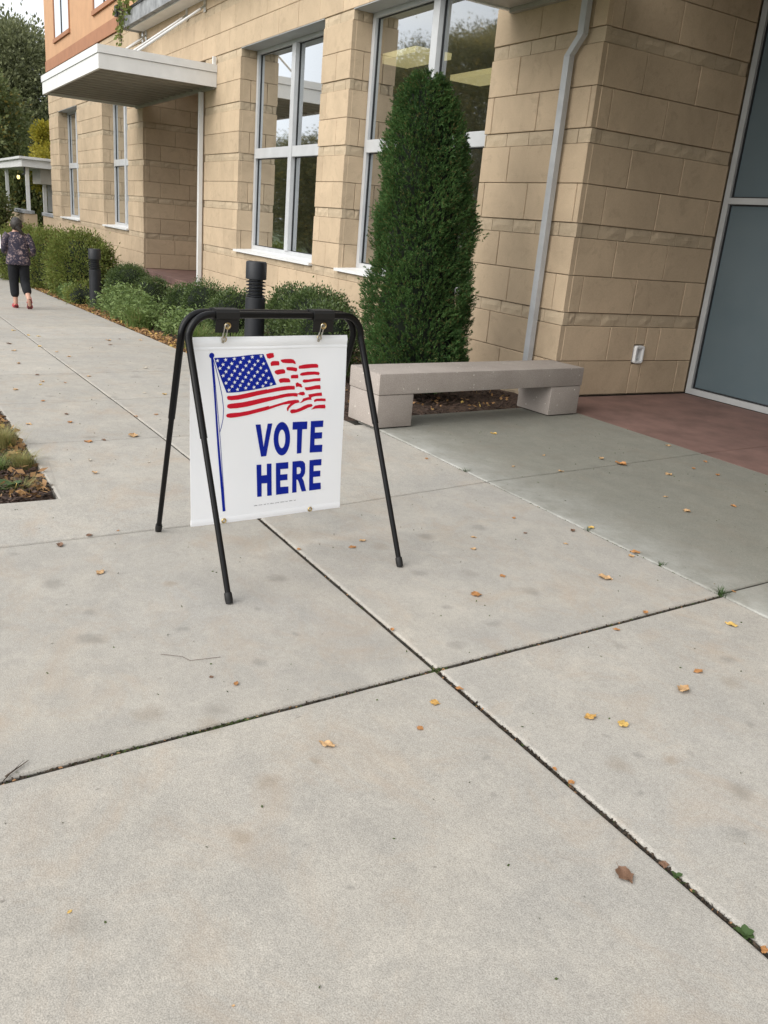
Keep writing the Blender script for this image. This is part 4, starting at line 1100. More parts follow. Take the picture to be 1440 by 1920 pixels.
while x_ < 0.97:                      # one line of print too small to read
    wl = rr.uniform(0.03, 0.11)
    for q in range(int(wl / 0.011)):
        a = x_ + q * 0.011
        s0 = fa[0] + (fb[0] - fa[0]) * a; z0 = fa[1] + (fb[1] - fa[1]) * a; h_ = rr.choice((0.0028, 0.0028, 0.004))
        words.append([[(s0, z0), (s0 + 0.0016, z0), (s0 + 0.0016, z0 + h_), (s0, z0 + h_)]])
    x_ += wl + 0.02
join_print('fine_print', words, M['print_black'], 0.0020)

# ================================================================== BENCH
bn = empty('bench', (-6.155, 4.645, 0), math.atan2(0.19, 2.42))
tag(bn, 'pinkish grey cast concrete bench with two block legs beside the entry', 'bench')
hl, hd = 1.205, 0.225
o_ = MB(); o_.box(-hd, hd, -hl, hl, 0.287, 0.462, 0.010); o_.build('seat', M['bench'], bn, True, 30)
for y_ in (-1, 1):
    o_ = MB(); a, b_ = (-hl + 0.006, -hl + 0.365) if y_ < 0 else (hl - 0.405, hl - 0.006)
    o_.box(-hd + 0.006, hd - 0.006, a, b_, 0.010, 0.2845, 0.008); o_.build('leg', M['bench'], bn, True, 30)
    o_ = MB(); o_.box(-hd + 0.03, hd - 0.03, a + 0.02, b_ - 0.02, 0.0, 0.0098); o_.build('shim', M['soil'], bn)

# ================================================================== BOLLARDS
def bollard(x, y, ztop, label):
    z0 = gz(x) - 0.05
    e_ = empty('bollard_light', (x, y, z0 + 0.02))
    tag(e_, label, 'bollard', 'bollard lights in the planting bed')
    R = 0.115; org = (x, y, z0 + 0.02)
    o_ = MB(org); o_.lathe([(R, z0), (R, ztop - 0.405), (R - 0.006, ztop - 0.398)], x, y); o_.build('shaft', M['bollard'], e_, True)
    o_ = MB(org); o_.lathe([(R - 0.035, ztop - 0.3975), (R - 0.035, ztop - 0.1985)], x, y); o_.build('lamp_core', M['gasket'], e_, True)
    for k in range(5):
        zz = ztop - 0.385 + k * 0.038
        o_ = MB(org); o_.lathe([(R - 0.036, zz + 0.010), (R, zz), (R, zz + 0.006), (R - 0.036, zz + 0.018)], x, y); o_.build('louver', M['bollard'], e_, True, 25)
    o_ = MB(org); o_.lathe([(R - 0.005, ztop - 0.198), (R + 0.004, ztop - 0.193), (R + 0.004, ztop - 0.012), (R - 0.006, ztop)], x, y); o_.build('cap', M['bollard'], e_, True)
bollard(-9.39, 3.80, 1.09, 'dark charcoal bollard light with louvers right behind the banner')
bollard(-17.83, 3.80, 0.69, 'black bollard light standing beside the big hedge far down the path')

# ================================================================== VEGETATION
def leaf_quads(pos, nrm, length, width, droop=0.0):
    """diamond leaves: pos (N,3), nrm (N,3) direction along which each leaf grows"""
    N = len(pos)
    d = nrm / np.linalg.norm(nrm, axis=1, keepdims=True)
    rnd = RNG.normal(size=(N, 3))
    sd_ = np.cross(d, rnd); sd_ /= np.linalg.norm(sd_, axis=1, keepdims=True) + 1e-9
    ln = length * RNG.uniform(0.65, 1.25, (N, 1)); wd = width * RNG.uniform(0.7, 1.2, (N, 1))
    up = np.cross(sd_, d)
    p0 = pos; p2 = pos + d * ln + up * ln * droop
    mid = pos + d * ln * 0.45
    p1 = mid + sd_ * wd / 2 + up * wd * 0.12; p3 = mid - sd_ * wd / 2 + up * wd * 0.12
    return np.stack([p0, p1, p2, p3], axis=1).reshape(-1, 3)

def sphere_dirs(N, zmin=-1.0):
    z = RNG.uniform(zmin, 1, N); a = RNG.uniform(0, 2 * np.pi, N); r = np.sqrt(1 - z * z)
    return np.stack([r * np.cos(a), r * np.sin(a), z], axis=1)

def clump_points(center, radii, nclump, per, cl_r, zmin=-0.35, inner=0.78):
    """clumps of leaf points spread over an ellipsoid's shell: gaps between clumps stay dark"""
    dirs = sphere_dirs(nclump, zmin)
    rad = RNG.uniform(inner, 1.0, (nclump, 1))
    cc = np.asarray(center) + dirs * rad * np.asarray(radii)
    off = RNG.normal(size=(nclump, per, 3)) * cl_r * RNG.uniform(0.7, 1.3, (nclump, 1, 1))
    pos = cc[:, None, :] + off
    nrm = dirs[:, None, :] * 0.9 + off / cl_r * 0.55 + np.array([0, 0, 0.35]) + RNG.normal(size=(nclump, per, 3)) * 0.35
    return pos.reshape(-1, 3), nrm.reshape(-1, 3)

def blob(org, center, radii, mat, parent, name='inner_twigs', seed=0, amp=0.12):
    bm = bmesh.new(); bmesh.ops.create_icosphere(bm, subdivisions=3, radius=1)
    rr_ = random.Random(seed)
    ph = [rr_.uniform(0, 6) for _ in range(6)]
    for v_ in bm.verts:
        c = v_.co
        k = 1 + amp * (math.sin(4 * c.x + ph[0]) * math.sin(5 * c.y + ph[1]) + 0.6 * math.sin(7 * c.z + ph[2] + 3 * c.x))
        v_.co = Vector((c.x * radii[0] * k, c.y * radii[1] * k, c.z * radii[2] * k)) + Vector(center) - Vector(org)
    me_ = bpy.data.meshes.new(name); bm.to_mesh(me_); bm.free()
    return mobj(name, me_, mat, parent)

def bush(name, label, cat, x, y, radii, mat, nclump, per, leaf, group=None, h0=None, cl=0.05, zc=0.8):
    z0 = gz(x) - 0.05
    e_ = empty(name, (x, y, z0)); tag(e_, label, cat, group)
    org = Vector((x, y, z0)); cz = z0 + radii[2] * zc
    pos, nrm = clump_points((x, y, cz), radii, nclump, per, cl, -0.8)
    keep = pos[:, 2] > z0 + 0.02
    vs = leaf_quads(pos[keep], nrm[keep], leaf, leaf * 0.55) - np.array(org)
    mobj('foliage', np_mesh('foliage', vs, 4, mat), mat, e_)
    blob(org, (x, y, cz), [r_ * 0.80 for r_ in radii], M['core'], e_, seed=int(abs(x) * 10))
    o_ = MB(org)
    for k in range(4):
        a = k * 1.6 + x; o_.tube([(x + 0.03 * math.cos(a), y + 0.03 * math.sin(a), z0), (x + 0.12 * math.cos(a), y + 0.12 * math.sin(a), z0 + radii[2] * 0.8)], [0.014, 0.007], 6)
    o_.build('stem', M['bark'], e_)
    return e_

# tall evergreen behind the bench
tx, ty = -7.38, 4.82
arb = empty('evergreen_tree', (tx, ty, -0.05))
tag(arb, 'tall narrow dark green arborvitae tree behind the concrete bench', 'tree')
aorg = Vector((tx, ty, -0.05))
def arb_r(z):
    return float(np.interp(z, [0.0, 0.25, 0.7, 1.2, 1.7, 2.15, 2.52, 2.82, 3.02], [0.44, 0.49, 0.505, 0.48, 0.445, 0.395, 0.325, 0.235, 0.06]))
def arb_c(z): return (tx - 0.26 * z / 3.1, ty - 0.03 * z / 3.1)
ph = RNG.uniform(0, 6.28, 8)
def arb_lump(a, z):
    return 1 + 0.07 * math.sin(3 * a + ph[0] + 2.3 * z) + 0.065 * math.sin(5 * a - 4.1 * z + ph[1]) + 0.06 * math.sin(9 * z + ph[2] + 2 * a) + 0.04 * math.sin(17 * z - 7 * a + ph[3])
P_, N_ = [], []
for k in range(15000):                      # flat fan-shaped sprays, each with a plane of its own
    z = RNG.uniform(0.04, 3.0) ; a = RNG.uniform(0, 2 * math.pi)
    if RNG.random() > arb_r(z) / 0.505 + 0.12: continue
    rr_ = arb_r(z) * arb_lump(a, z) * (RNG.uniform(0.82, 1.02) if RNG.random() > 0.05 else RNG.uniform(1.0, 1.13))
    cx, cy = arb_c(z)
    c = np.array([cx + rr_ * math.cos(a), cy + rr_ * math.sin(a), z])
    axis = np.array([math.cos(a), math.sin(a), RNG.uniform(0.4, 1.3)]) + RNG.normal(size=3) * 0.22
    axis /= np.linalg.norm(axis)
    sv_ = np.cross(axis, RNG.normal(size=3)); sv_ /= np.linalg.norm(sv_)
    m_ = 20
    t_ = RNG.uniform(0, 1, (m_, 1))
    phi = RNG.uniform(-0.95, 0.95, (m_, 1))
    P_.append(c + axis * t_ * 0.06 + RNG.normal(size=(m_, 3)) * 0.003); N_.append(axis * np.cos(phi) + sv_ * np.sin(phi) + RNG.normal(size=(m_, 3)) * 0.10)
P_ = np.concatenate(P_); N_ = np.concatenate(N_)
vs = leaf_quads(P_, N_, 0.028, 0.0075) - np.array(aorg)
mobj('crown', np_mesh('crown', vs, 4, M['arbor']), M['arbor'], arb)
# leader tips
tp = []
o_ = MB(aorg)
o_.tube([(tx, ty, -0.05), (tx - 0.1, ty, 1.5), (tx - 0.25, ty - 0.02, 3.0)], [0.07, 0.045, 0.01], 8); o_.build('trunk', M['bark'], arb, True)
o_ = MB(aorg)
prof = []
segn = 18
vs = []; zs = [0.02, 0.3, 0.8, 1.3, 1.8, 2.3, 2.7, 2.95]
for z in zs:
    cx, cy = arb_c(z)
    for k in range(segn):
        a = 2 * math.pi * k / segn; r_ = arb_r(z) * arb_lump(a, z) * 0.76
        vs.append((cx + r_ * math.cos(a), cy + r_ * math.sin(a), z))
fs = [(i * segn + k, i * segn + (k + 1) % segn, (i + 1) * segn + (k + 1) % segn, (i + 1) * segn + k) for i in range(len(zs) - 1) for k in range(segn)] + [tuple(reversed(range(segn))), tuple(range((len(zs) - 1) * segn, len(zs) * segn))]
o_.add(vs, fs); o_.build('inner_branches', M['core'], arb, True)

BG = 'clipped boxwood bushes along the wall'
for (x, y, r3, lab) in [
    (-8.55, 4.30, (0.42, 0.42, 0.46), 'boxwood bush between the evergreen tree and the bollard, nearest the evergreen'),
    (-9.65, 4.75, (0.62, 0.50, 0.50), 'broad boxwood bush just right of the bollard behind the banner'),
    (-10.75, 4.95, (0.50, 0.45, 0.50), 'boxwood bush behind the near bollard at the stone wall'),
    (-11.75, 4.45, (0.44, 0.42, 0.42), 'low boxwood bush just left of the near bollard'),
    (-13.35, 4.55, (0.38, 0.38, 0.44), 'round dark boxwood ball at the porch downspout'),
    (-14.9, 4.75, (0.42, 0.40, 0.36), 'small boxwood bush left of the round boxwood ball'),
    (-18.9, 4.75, (0.62, 0.48, 0.44), 'rounded dark boxwood bush beside the far bollard'),
    (-17.9, 4.95, (0.40, 0.40, 0.34), 'low boxwood mound right of the far bollard')]:
    bush('boxwood_bush', lab, 'bush', x, y, r3, M['box'], int(420 * (r3[0] / 0.45) ** 2), 16, 0.036, BG, cl=0.035, zc=0.95)
HG = 'loose shrubs of the hedge down the path'
for (x, y, r3, lab) in [
    (-20.9, 4.15, (1.05, 0.72, 0.86), 'big loose green hedge shrub just left of the far bollard'),
    (-23.6, 3.95, (1.2, 0.70, 0.86), 'loose green hedge shrub right behind the walking person'),
    (-27.0, 3.75, (1.5, 0.75, 0.90), 'loose green hedge shrub at the left edge beyond the walking person')]:
    bush('hedge_shrub', lab, 'shrub', x, y, r3, M['shrub'], 950, 22, 0.055, HG, cl=0.080, zc=0.72)
bush('ground_cover_shrub', 'low grey green shrub at the foot of the far bollard', 'shrub', -18.6, 3.72, (0.45, 0.32, 0.30), M['shrub'], 130, 18, 0.05, cl=0.06, zc=0.6)

def perennial(name, label, x, y, sx, sy, h, mat, n, leaf, group=None):
    z0 = gz(x) - 0.04
    e_ = empty(name, (x, y, z0)); tag(e_, label, 'plant', group)
    org = np.array([x, y, z0])
    nst = n
    bx = x + RNG.normal(0, sx / 2, nst); by = np.maximum(3.52, y + RNG.normal(0, sy / 2, nst))
    hh = h * RNG.uniform(0.6, 1.1, nst) * np.exp(-((bx - x) / sx / 1.6) ** 2 - ((by - y) / sy / 1.6) ** 2)
    P, N = [], []
    st = MB(tuple(org))
    for i in range(nst):
        lean = RNG.normal(0, 0.25, 2)
        m_ = 18
        t_ = np.linspace(0.15, 1, m_)[:, None]
        top = np.array([lean[0] * hh[i], lean[1] * hh[i], hh[i]])
        P.append(np.array([bx[i], by[i], z0]) + t_ * top + RNG.normal(size=(m_, 3)) * 0.02)
        a = RNG.uniform(0, 6.28, m_)
        N.append(np.stack([np.cos(a), np.sin(a), RNG.uniform(-0.2, 0.9, m_)], axis=1))
        if i % 6 == 0: st.tube([(bx[i], by[i], z0), (bx[i] + top[0], by[i] + top[1], z0 + top[2])], [0.004, 0.002], 4)
    vs = leaf_quads(np.concatenate(P), np.concatenate(N), leaf, leaf * 0.42) - org
    mobj('foliage', np_mesh('foliage', vs, 4, mat), mat, e_)
    st.build('stem', mat, e_)
PG = 'leafy perennials along the path edge'
for (x, y, sx, sy, h, lab) in [
    (-14.6, 3.85, 1.0, 0.32, 0.52, 'light green leafy perennial clump at the path edge near the banner'),
    (-16.2, 3.95, 0.9, 0.40, 0.60, 'tall light green perennial clump in front of the far boxwood bush'),
    (-12.9, 4.15, 0.6, 0.35, 0.45, 'green perennial clump in front of the round boxwood ball'),
    (-19.6, 3.68, 0.7, 0.22, 0.36, 'low perennial clump left of the far bollard at the path edge')]:
    perennial('perennial_plant', lab, x, y, sx, sy, h, M['peren'], int(260 * sx), 0.07, PG)

def grass_tuft(name, label, x, y, n, h, spread, mat, z0=None, wd=0.006, group=None):
    z0 = gz(x) - 0.03 if z0 is None else z0
    e_ = empty(name, (x, y, z0)); tag(e_, label, 'grass', group)
    vs = []
    a = RNG.uniform(0, 6.28, n); r_ = np.abs(RNG.normal(0, spread * 0.35, n)); l_ = RNG.uniform(0.2, 1.0, n) * spread
    hh = h * RNG.uniform(0.6, 1.1, n)
    base = np.stack([r_ * np.cos(a), r_ * np.sin(a), np.zeros(n)], axis=1)
    out = np.stack([np.cos(a + RNG.normal(0, .5, n)), np.sin(a + RNG.normal(0, .5, n)), np.zeros(n)], axis=1)
    sd_ = np.stack([-out[:, 1], out[:, 0], np.zeros(n)], axis=1) * wd / 2
    zz = np.array([0, 0, 1.0])
    prev = base; pw = 1.0
    for k in range(1, 5):
        t_ = k / 4
        cur = base + out * (l_ * t_ ** 2)[:, None] + zz * (hh * (t_ - 0.28 * t_ ** 2))[:, None]
        w_ = 1 - t_ * 0.92
        vs.append(np.stack([prev - sd_ * pw, prev + sd_ * pw, cur + sd_ * w_, cur - sd_ * w_], axis=1).reshape(-1, 3))
        prev = cur; pw = w_
    me_ = np_mesh('blades', np.concatenate(vs), 4, mat)
    mobj('blades', me_, mat, e_)
GG = 'green grass tufts in the bed behind the sign'
for x, y, lab in ((-11.2, 3.72, 'green grass tuft seen through the left top of the sign stand'), (-13.9, 3.62, 'upright green grass tuft among the light green perennials'), (-10.5, 3.95, 'green grass tuft left of the near bollard')):
    grass_tuft('grass_tuft', lab, x, y, 420, 0.5, 0.34, M['grassblade'], wd=0.009, group=GG)
grass_tuft('feather_grass', 'blond green feather grass tuft at the top of the planter corner', -5.98, 0.64, 700, 0.22, 0.15, M['drygrass'], wd=0.0035)
grass_tuft('feather_grass', 'short dry grass tuft in the middle of the planter corner', -5.48, 0.69, 480, 0.15, 0.13, M['drygrass'], wd=0.0035)
grass_tuft('feather_grass', 'thin dry grass tuft nearest the front edge of the planter', -5.02, 0.63, 170, 0.09, 0.14, M['drygrass'], wd=0.003)
grass_tuft('feather_grass', 'green grass tuft at the left image edge in the planter', -5.45, 0.54, 300, 0.13, 0.16, M['grassblade'], wd=0.004)

def broad_weed(name, label, x, y, n, size, mat, z0):
    e_ = empty(name, (x, y, z0)); tag(e_, label, 'weed')
    for k in range(n):
        a = 2.4 * k + x; el = RNG.uniform(0.25, 0.8); s_ = size * RNG.uniform(0.7, 1.15)
        d = Vector((math.cos(a) * math.cos(el), math.sin(a) * math.cos(el), math.sin(el))); sd_ = Vector((-math.sin(a), math.cos(a), 0)); up = sd_.cross(d) * -1
        pts = []
        for t_, w_ in ((0.0, 0.04), (0.3, 0.30), (0.55, 0.36), (0.8, 0.22), (1.0, 0.0)):
            c = d * s_ * t_ + Vector((0, 0, -0.25 * s_ * t_ * t_))
            pts.append((c - sd_ * w_ * s_ + up * 0.05 * s_, c, c + sd_ * w_ * s_ + up * 0.05 * s_))
        vv = [tuple(p_) for row in pts for p_ in row]
        ff = [(i * 3 + j, i * 3 + j + 1, (i + 1) * 3 + j + 1, (i + 1) * 3 + j) for i in range(4) for j in range(2)]
        me_ = bpy.data.meshes.new('leaf'); me_.from_pydata(vv, [], ff)
        for p_ in me_.polygons: p_.use_smooth = True
        mobj('leaf', me_, mat, e_)
broad_weed('broadleaf_weed', 'broad leaved green weed in the planter corner', -5.06, 0.555, 11, 0.095, M['weed'], -0.02)
broad_weed('joint_weed', 'small green weed sprouting from the wide joint at lower right', -0.905, 1.735, 8, 0.030, M['weed'], -0.006)
broad_weed('joint_weed', 'tiny green weed in the wide joint above the lower right weed', -1.125, 1.731, 4, 0.022, M['weed'], -0.006)
grass_tuft('joint_tuft', 'green tuft where the joints cross at the right edge', -2.408, 3.512, 60, 0.05, 0.05, M['weed'], -0.008, 0.005)
grass_tuft('joint_tuft', 'small weed tuft in the whitish joint under the entry canopy', -3.36, 3.505, 26, 0.035, 0.04, M['weed'], -0.008, 0.004)
grass_tuft('joint_tuft', 'small weed tuft on the whitish joint nearest the bench', -4.62, 3.505, 30, 0.035, 0.06, M['weed'], -0.008, 0.004)
grass_tuft('joint_tuft', 'weed tuft in the whitish joint halfway to the right edge', -2.80, 3.505, 26, 0.035, 0.04, M['weed'], -0.008, 0.004)

# ---- trees
def tree(name, label, x, y, h, cr, mat, seed, z0=None, nclump=420, per=26, leaf=0.22, trunk_h=0.35, group=None, lobes=9):
    global RNG
    RNG = np.random.default_rng(seed)
    z0 = gz(x) - 0.2 if z0 is None else z0
    e_ = empty(name, (x, y, z0)); tag(e_, label, 'tree', group)
    org = Vector((x, y, z0)); rr_ = random.Random(seed)
    th = h * trunk_h
    o_ = MB(org)
    o_.tube([(x, y, z0), (x + 0.1, y, z0 + th * 0.6), (x, y + 0.1, z0 + h * 0.8)], [h * 0.022, h * 0.017, 0.03], 8)
    P, N = [], []
    for k in range(lobes):
        t_ = (k + 0.5) / lobes
        zc = z0 + th + (h - th) * (0.12 + 0.80 * t_)
        rad = cr * (0.35 + 0.75 * math.sin(math.pi * (0.15 + 0.75 * t_))) 
        a = k * 2.4 + seed
        off = rad * 0.42
        cx, cy = x + off * math.cos(a), y + off * math.sin(a)
        lr = rad * rr_.uniform(0.55, 0.75)
        o_.tube([(x, y, zc - lr * 1.0 if zc - lr > z0 else z0 + 0.5), (cx, cy, zc)], [h * 0.009, 0.02], 6)
        p_, n_ = clump_points((cx, cy, zc), (lr, lr, lr * 0.8), nclump // lobes, per, lr * 0.16, -0.9, 0.45)
        P.append(p_); N.append(n_)
    vs = leaf_quads(np.concatenate(P), np.concatenate(N), leaf, leaf * 0.6, -0.1) - np.array(org)
    mobj('crown', np_mesh('crown', vs, 4, mat), mat, e_)
    o_.build('trunk', M['bark'], e_, True)
    return e_
tree('shade_tree', 'tall dark leafy tree against the sky at the left image edge', -62, 8.2, 13.0, 4.6, M['tree_dark'], 3, nclump=2200, per=26, leaf=0.24, trunk_h=0.12, lobes=14)
tree('shade_tree', 'olive green tree in front of the tall dark tree at left', -52, 5.4, 9.4, 2.6, M['tree_mid'], 4, nclump=900, per=26, leaf=0.22, trunk_h=0.1, lobes=11)
tree('yellow_tree', 'small tree with yellow autumn leaves beside the building corner', -45.5, 8.0, 6.4, 1.15, M['tree_yellow'], 5, nclump=380, per=24, leaf=0.16, trunk_h=0.5, lobes=6)
tree('low_tree', 'low dark green tree under the pale pavilion roof', -50.0, 7.0, 4.4, 2.2, M['tree_mid'], 6, nclump=700, per=24, leaf=0.2, trunk_h=0.05, lobes=9)
tree('low_tree', 'low green tree at the far left edge behind the walking person', -41.0, 3.9, 3.6, 1.5, M['tree_mid'], 8, nclump=600, per=24, leaf=0.16, trunk_h=0.05, lobes=8)
tree('shade_tree', 'tree filling the gap left of the yellow tree', -70, 12.5, 9.0, 3.4, M['tree_dark'], 9, nclump=700, per=24, leaf=0.3, trunk_h=0.1, lobes=10)
RG = 'trees across the street mirrored in the windows'
for k, (x, y, h, mt) in enumerate(((-33, -11, 11.6, 'tree_mid'), (-39, -12, 12.4, 'tree_mid'), (-45, -13, 12.0, 'tree_dark'), (-53, -12, 8.0, 'tree_mid'), (-60, -14, 8.2, 'tree_mid'), (-27, -13, 11.6, 'tree_dark'), (-70, -13, 8.4, 'tree_dark'))):
    tree('street_tree', 'leafy street tree seen only as a reflection in the building windows', x, y, h, 3.3, M['tree_street'], 20 + k, nclump=2300 if k in (0, 1, 2, 5) else 1100, per=24, leaf=0.12 if k in (0, 1, 2, 5) else 0.17, trunk_h=0.16, group=RG, lobes=10)
RNG = np.random.default_rng(99)

# hanging vine at the balcony corner
vine = empty('hanging_vine', (-23.2, 5.70, 5.95)); tag(vine, 'green vine trailing from the balcony corner above the porch canopy', 'plant')
P, N = [], []
o_ = MB((-23.2, 5.70, 5.95))
for k in range(7):
    x0, y0 = -23.3 + 0.14 * k, 5.70
    ln = RNG.uniform(0.5, 1.0) if k < 6 else 0.3
    pts = [(x0 + 0.1 * math.sin(2 * t_ + k) * t_, y0 - 0.03 - 0.04 * math.sin(3 * t_), 6.05 - ln * t_) for t_ in np.linspace(0, 1, 7)]
    o_.tube(pts, 0.008, 5)
    for t_ in np.linspace(0.1, 1, 16):
        P.append((x0 + 0.1 * math.sin(2 * t_ + k) * t_ + RNG.normal(0, .05), y0 - 0.05 + RNG.normal(0, .04), 6.05 - ln * t_ + RNG.normal(0, .04)))
        N.append(RNG.normal(size=3) + np.array([0, -.4, -.3]))
for k in range(60):
    P.append((-23.5 + RNG.uniform(0, 2.8), 5.68 + RNG.normal(0, .04), 5.98 + RNG.normal(0, .06))); N.append(RNG.normal(size=3) + np.array([0, -.3, .3]))
o_.build('stem', M['bark'], vine)
mobj('leaves', np_mesh('leaves', leaf_quads(np.array(P), np.array(N), 0.12, 0.075) - np.array([-23.2, 5.70, 5.95]), 4, M['shrub']), M['shrub'], vine)

# ================================================================== FAR PAVILION
px, py = -41.0, 5.9
zg = gz(px)
pv = empty('pavilion', (px, py, zg)); tag(pv, 'small pale flat roofed pavilion beyond the building corner', 'pavilion')
po = (px, py, zg)
o_ = MB(po); o_.box(-47.5, -40.2, 5.72, 9.5, 2.66, 2.96, 0.02); o_.box(-47.6, -40.1, 5.62, 9.6, 2.961, 3.06, 0.01); o_.build('roof', M['white_metal'], pv)
o_ = MB(po); o_.box(-42.6, -40.5, 6.5, 9.4, 2.05, 2.655); o_.build('fascia_wall', M['soffit'], pv)
for x_, y_ in ((-40.6, 5.98), (-46.8, 5.98), (-41.2, 6.75), (-41.2, 7.35)):
    o_ = MB(po); o_.box(x_ - 0.07, x_ + 0.07, y_ - 0.07, y_ + 0.07, -1.5, 2.65 if y_ < 6.2 else 2.045); o_.build('post', M['white_metal'], pv)
o_ = MB(po); o_.box(-41.15, -41.10, 6.85, 7.28, 0.95, 2.04); o_.build('screen_panel', M['grey_metal'], pv)
gw = empty('garden_wall', (-40.4, 6.2, zg)); tag(gw, 'low tan stone wall with grey cap in front of the pavilion', 'wall')
go = (-40.4, 6.2, zg)
o_ = MB(go); o_.box(-46.0, -39.9, 5.72, 6.06, -1.6, 0.82); o_.box(-40.2, -39.9, 6.061, 6.20, -1.6, 0.82); o_.build('wall_body', M['stone'], gw)
o_ = MB(go); o_.box(-46.05, -39.86, 5.67, 6.10, 0.822, 0.95, 0.01); o_.build('cap', M['balcony'], gw)
gw2 = empty('garden_wall', (-38.2, 6.5, zg)); tag(gw2, 'low tan stone wall piece joined to the building corner', 'wall')
go = (-38.2, 6.5, zg)
o_ = MB(go); o_.box(-39.4, -36.3, 6.35, 6.60, -1.6, 0.80); o_.build('wall_body', M['stone'], gw2)
o_ = MB(go); o_.box(-39.45, -36.26, 6.31, 6.64, 0.802, 0.93, 0.01); o_.build('cap', M['balcony'], gw2)
lp = empty('lamp', (-40.35, 5.66, 2.15)); tag(lp, 'small glowing yellow lamp under the pavilion roof', 'lamp')
o_ = MB((-40.35, 5.66, 2.15)); o_.tube([(-40.35, 5.85, 2.65), (-40.35, 5.85, 2.40), (-40.35, 5.75, 2.34)], 0.035, 8); o_.build('bracket', M['gasket'], lp)
o_ = MB((-40.35, 5.66, 2.15)); o_.lathe([(0.02, 2.16), (0.05, 2.19), (0.06, 2.25), (0.04, 2.31)], -40.35, 5.60, 12); o_.build('bulb', emit_mat('lamp_glow', (1.0, 0.75, 0.25), 1.6), lp, True)

# ================================================================== WALKING PERSON
wx, wy = -17.05, 2.29
wz = gz(wx)
person = empty('person', (wx, wy, wz), math.pi - 0.05)
tag(person, 'person walking away in a dark floral blouse, black cropped trousers and red sandals', 'person')
def skin_mesh(name, verts, edges, radii, mat, levels=2, parent=person, smooth_in=True):
    me_ = bpy.data.meshes.new(name); me_.from_pydata(verts, edges, [])
    ob = bpy.data.objects.new('tmp_skin', me_); COL.objects.link(ob)
    md = ob.modifiers.new('skin', 'SKIN'); md.use_smooth_shade = True; md.branch_smoothing = 0.4
    sv = me_.skin_vertices[0].data
    for i, r_ in enumerate(radii):
        sv[i].radius = r_ if isinstance(r_, tuple) else (r_, r_)
    sv[0].use_root = True
    sb = ob.modifiers.new('sub', 'SUBSURF'); sb.levels = levels; sb.render_levels = levels
    dg = bpy.context.evaluated_depsgraph_get()
    ev = ob.evaluated_get(dg)
    nm = bpy.data.meshes.new_from_object(ev); nm.name = name
    bpy.data.objects.remove(ob); bpy.data.meshes.remove(me_)
    for p_ in nm.polygons: p_.use_smooth = True
    nm.materials.clear(); nm.materials.append(mat)
    return mobj(name, nm, None, parent)
# x forward, y to the person's left, z up
BV = [(0, 0, 0.88), (0.01, 0, 1.02), (0.0, 0, 1.20), (0.015, 0, 1.30), (0.03, 0, 1.36), (0.045, 0, 1.45), (0.05, 0, 1.53),
      (0.03, 0.085, 0.84), (0.07, 0.085, 0.48), (0.035, 0.08, 0.12), (0.03, 0.08, 0.055), (0.13, 0.085, 0.030),        # left leg, planted
      (0.0, -0.085, 0.84), (0.03, -0.090, 0.47), (-0.22, -0.118, 0.235), (-0.265, -0.122, 0.19), (-0.215, -0.135, 0.055),      # right leg, heel lifted behind
      (0.0, 0.17, 1.27), (-0.03, 0.225, 1.05), (0.13, 0.215, 0.98), (0.22, 0.20, 1.02), (0.27, 0.185, 1.06),             # left arm holding papers
      (0.0, -0.17, 1.27), (-0.05, -0.245, 1.05), (0.10, -0.235, 0.95), (0.20, -0.20, 0.96), (0.26, -0.185, 0.97)]
BE = [(0, 1), (1, 2), (2, 3), (3, 4), (4, 5), (5, 6), (0, 7), (7, 8), (8, 9), (9, 10), (10, 11), (0, 12), (12, 13), (13, 14), (14, 15), (15, 16),
      (3, 17), (17, 18), (18, 19), (19, 20), (20, 21), (3, 22), (22, 23), (23, 24), (24, 25), (25, 26)]
BR_ = [(0.13, 0.16), (0.12, 0.145), (0.115, 0.15), (0.08, 0.11), 0.055, (0.092, 0.08), (0.07, 0.062),
       0.10, 0.062, 0.040, 0.042, 0.030, 0.10, 0.062, 0.045, 0.040, 0.030,
       0.044, 0.044, 0.036, 0.028, 0.022, 0.044, 0.044, 0.036, 0.028, 0.022]
body = skin_mesh('body', BV, BE, BR_, M['skin'])
# blouse: loose, to the hip, sleeves past the elbow
def loft(o_, rings, seg=24, cap=True):
    vs = []
    for cx, cy, z, rx, ry in rings:
        for k in range(seg):
            a = 2 * math.pi * k / seg
            wv_ = 1 + 0.025 * math.sin(5 * a + z * 9) * (1 if z < 1.1 else 0.3)
            vs.append((cx + rx * wv_ * math.cos(a), cy + ry * wv_ * math.sin(a), z))
    n_ = len(rings)
    fs = [(i * seg + k, i * seg + (k + 1) % seg, (i + 1) * seg + (k + 1) % seg, (i + 1) * seg + k) for i in range(n_ - 1) for k in range(seg)]
    if cap: fs += [tuple(reversed(range(seg))), tuple(range((n_ - 1) * seg, n_ * seg))]
    o_.add(vs, fs)
o_ = MB()
loft(o_, [(0, 0, 0.775, 0.150, 0.200), (0, 0, 0.79, 0.160, 0.212), (0, 0, 0.86, 0.155, 0.205), (0, 0, 0.96, 0.142, 0.190), (0.005, 0, 1.06, 0.135, 0.184), (0.005, 0, 1.16, 0.130, 0.188), (0.005, 0, 1.23, 0.122, 0.192), (0.01, 0, 1.28, 0.105, 0.182), (0.012, 0, 1.315, 0.088, 0.150), (0.018, 0, 1.338, 0.070, 0.100), (0.022, 0, 1.350, 0.058, 0.070)])
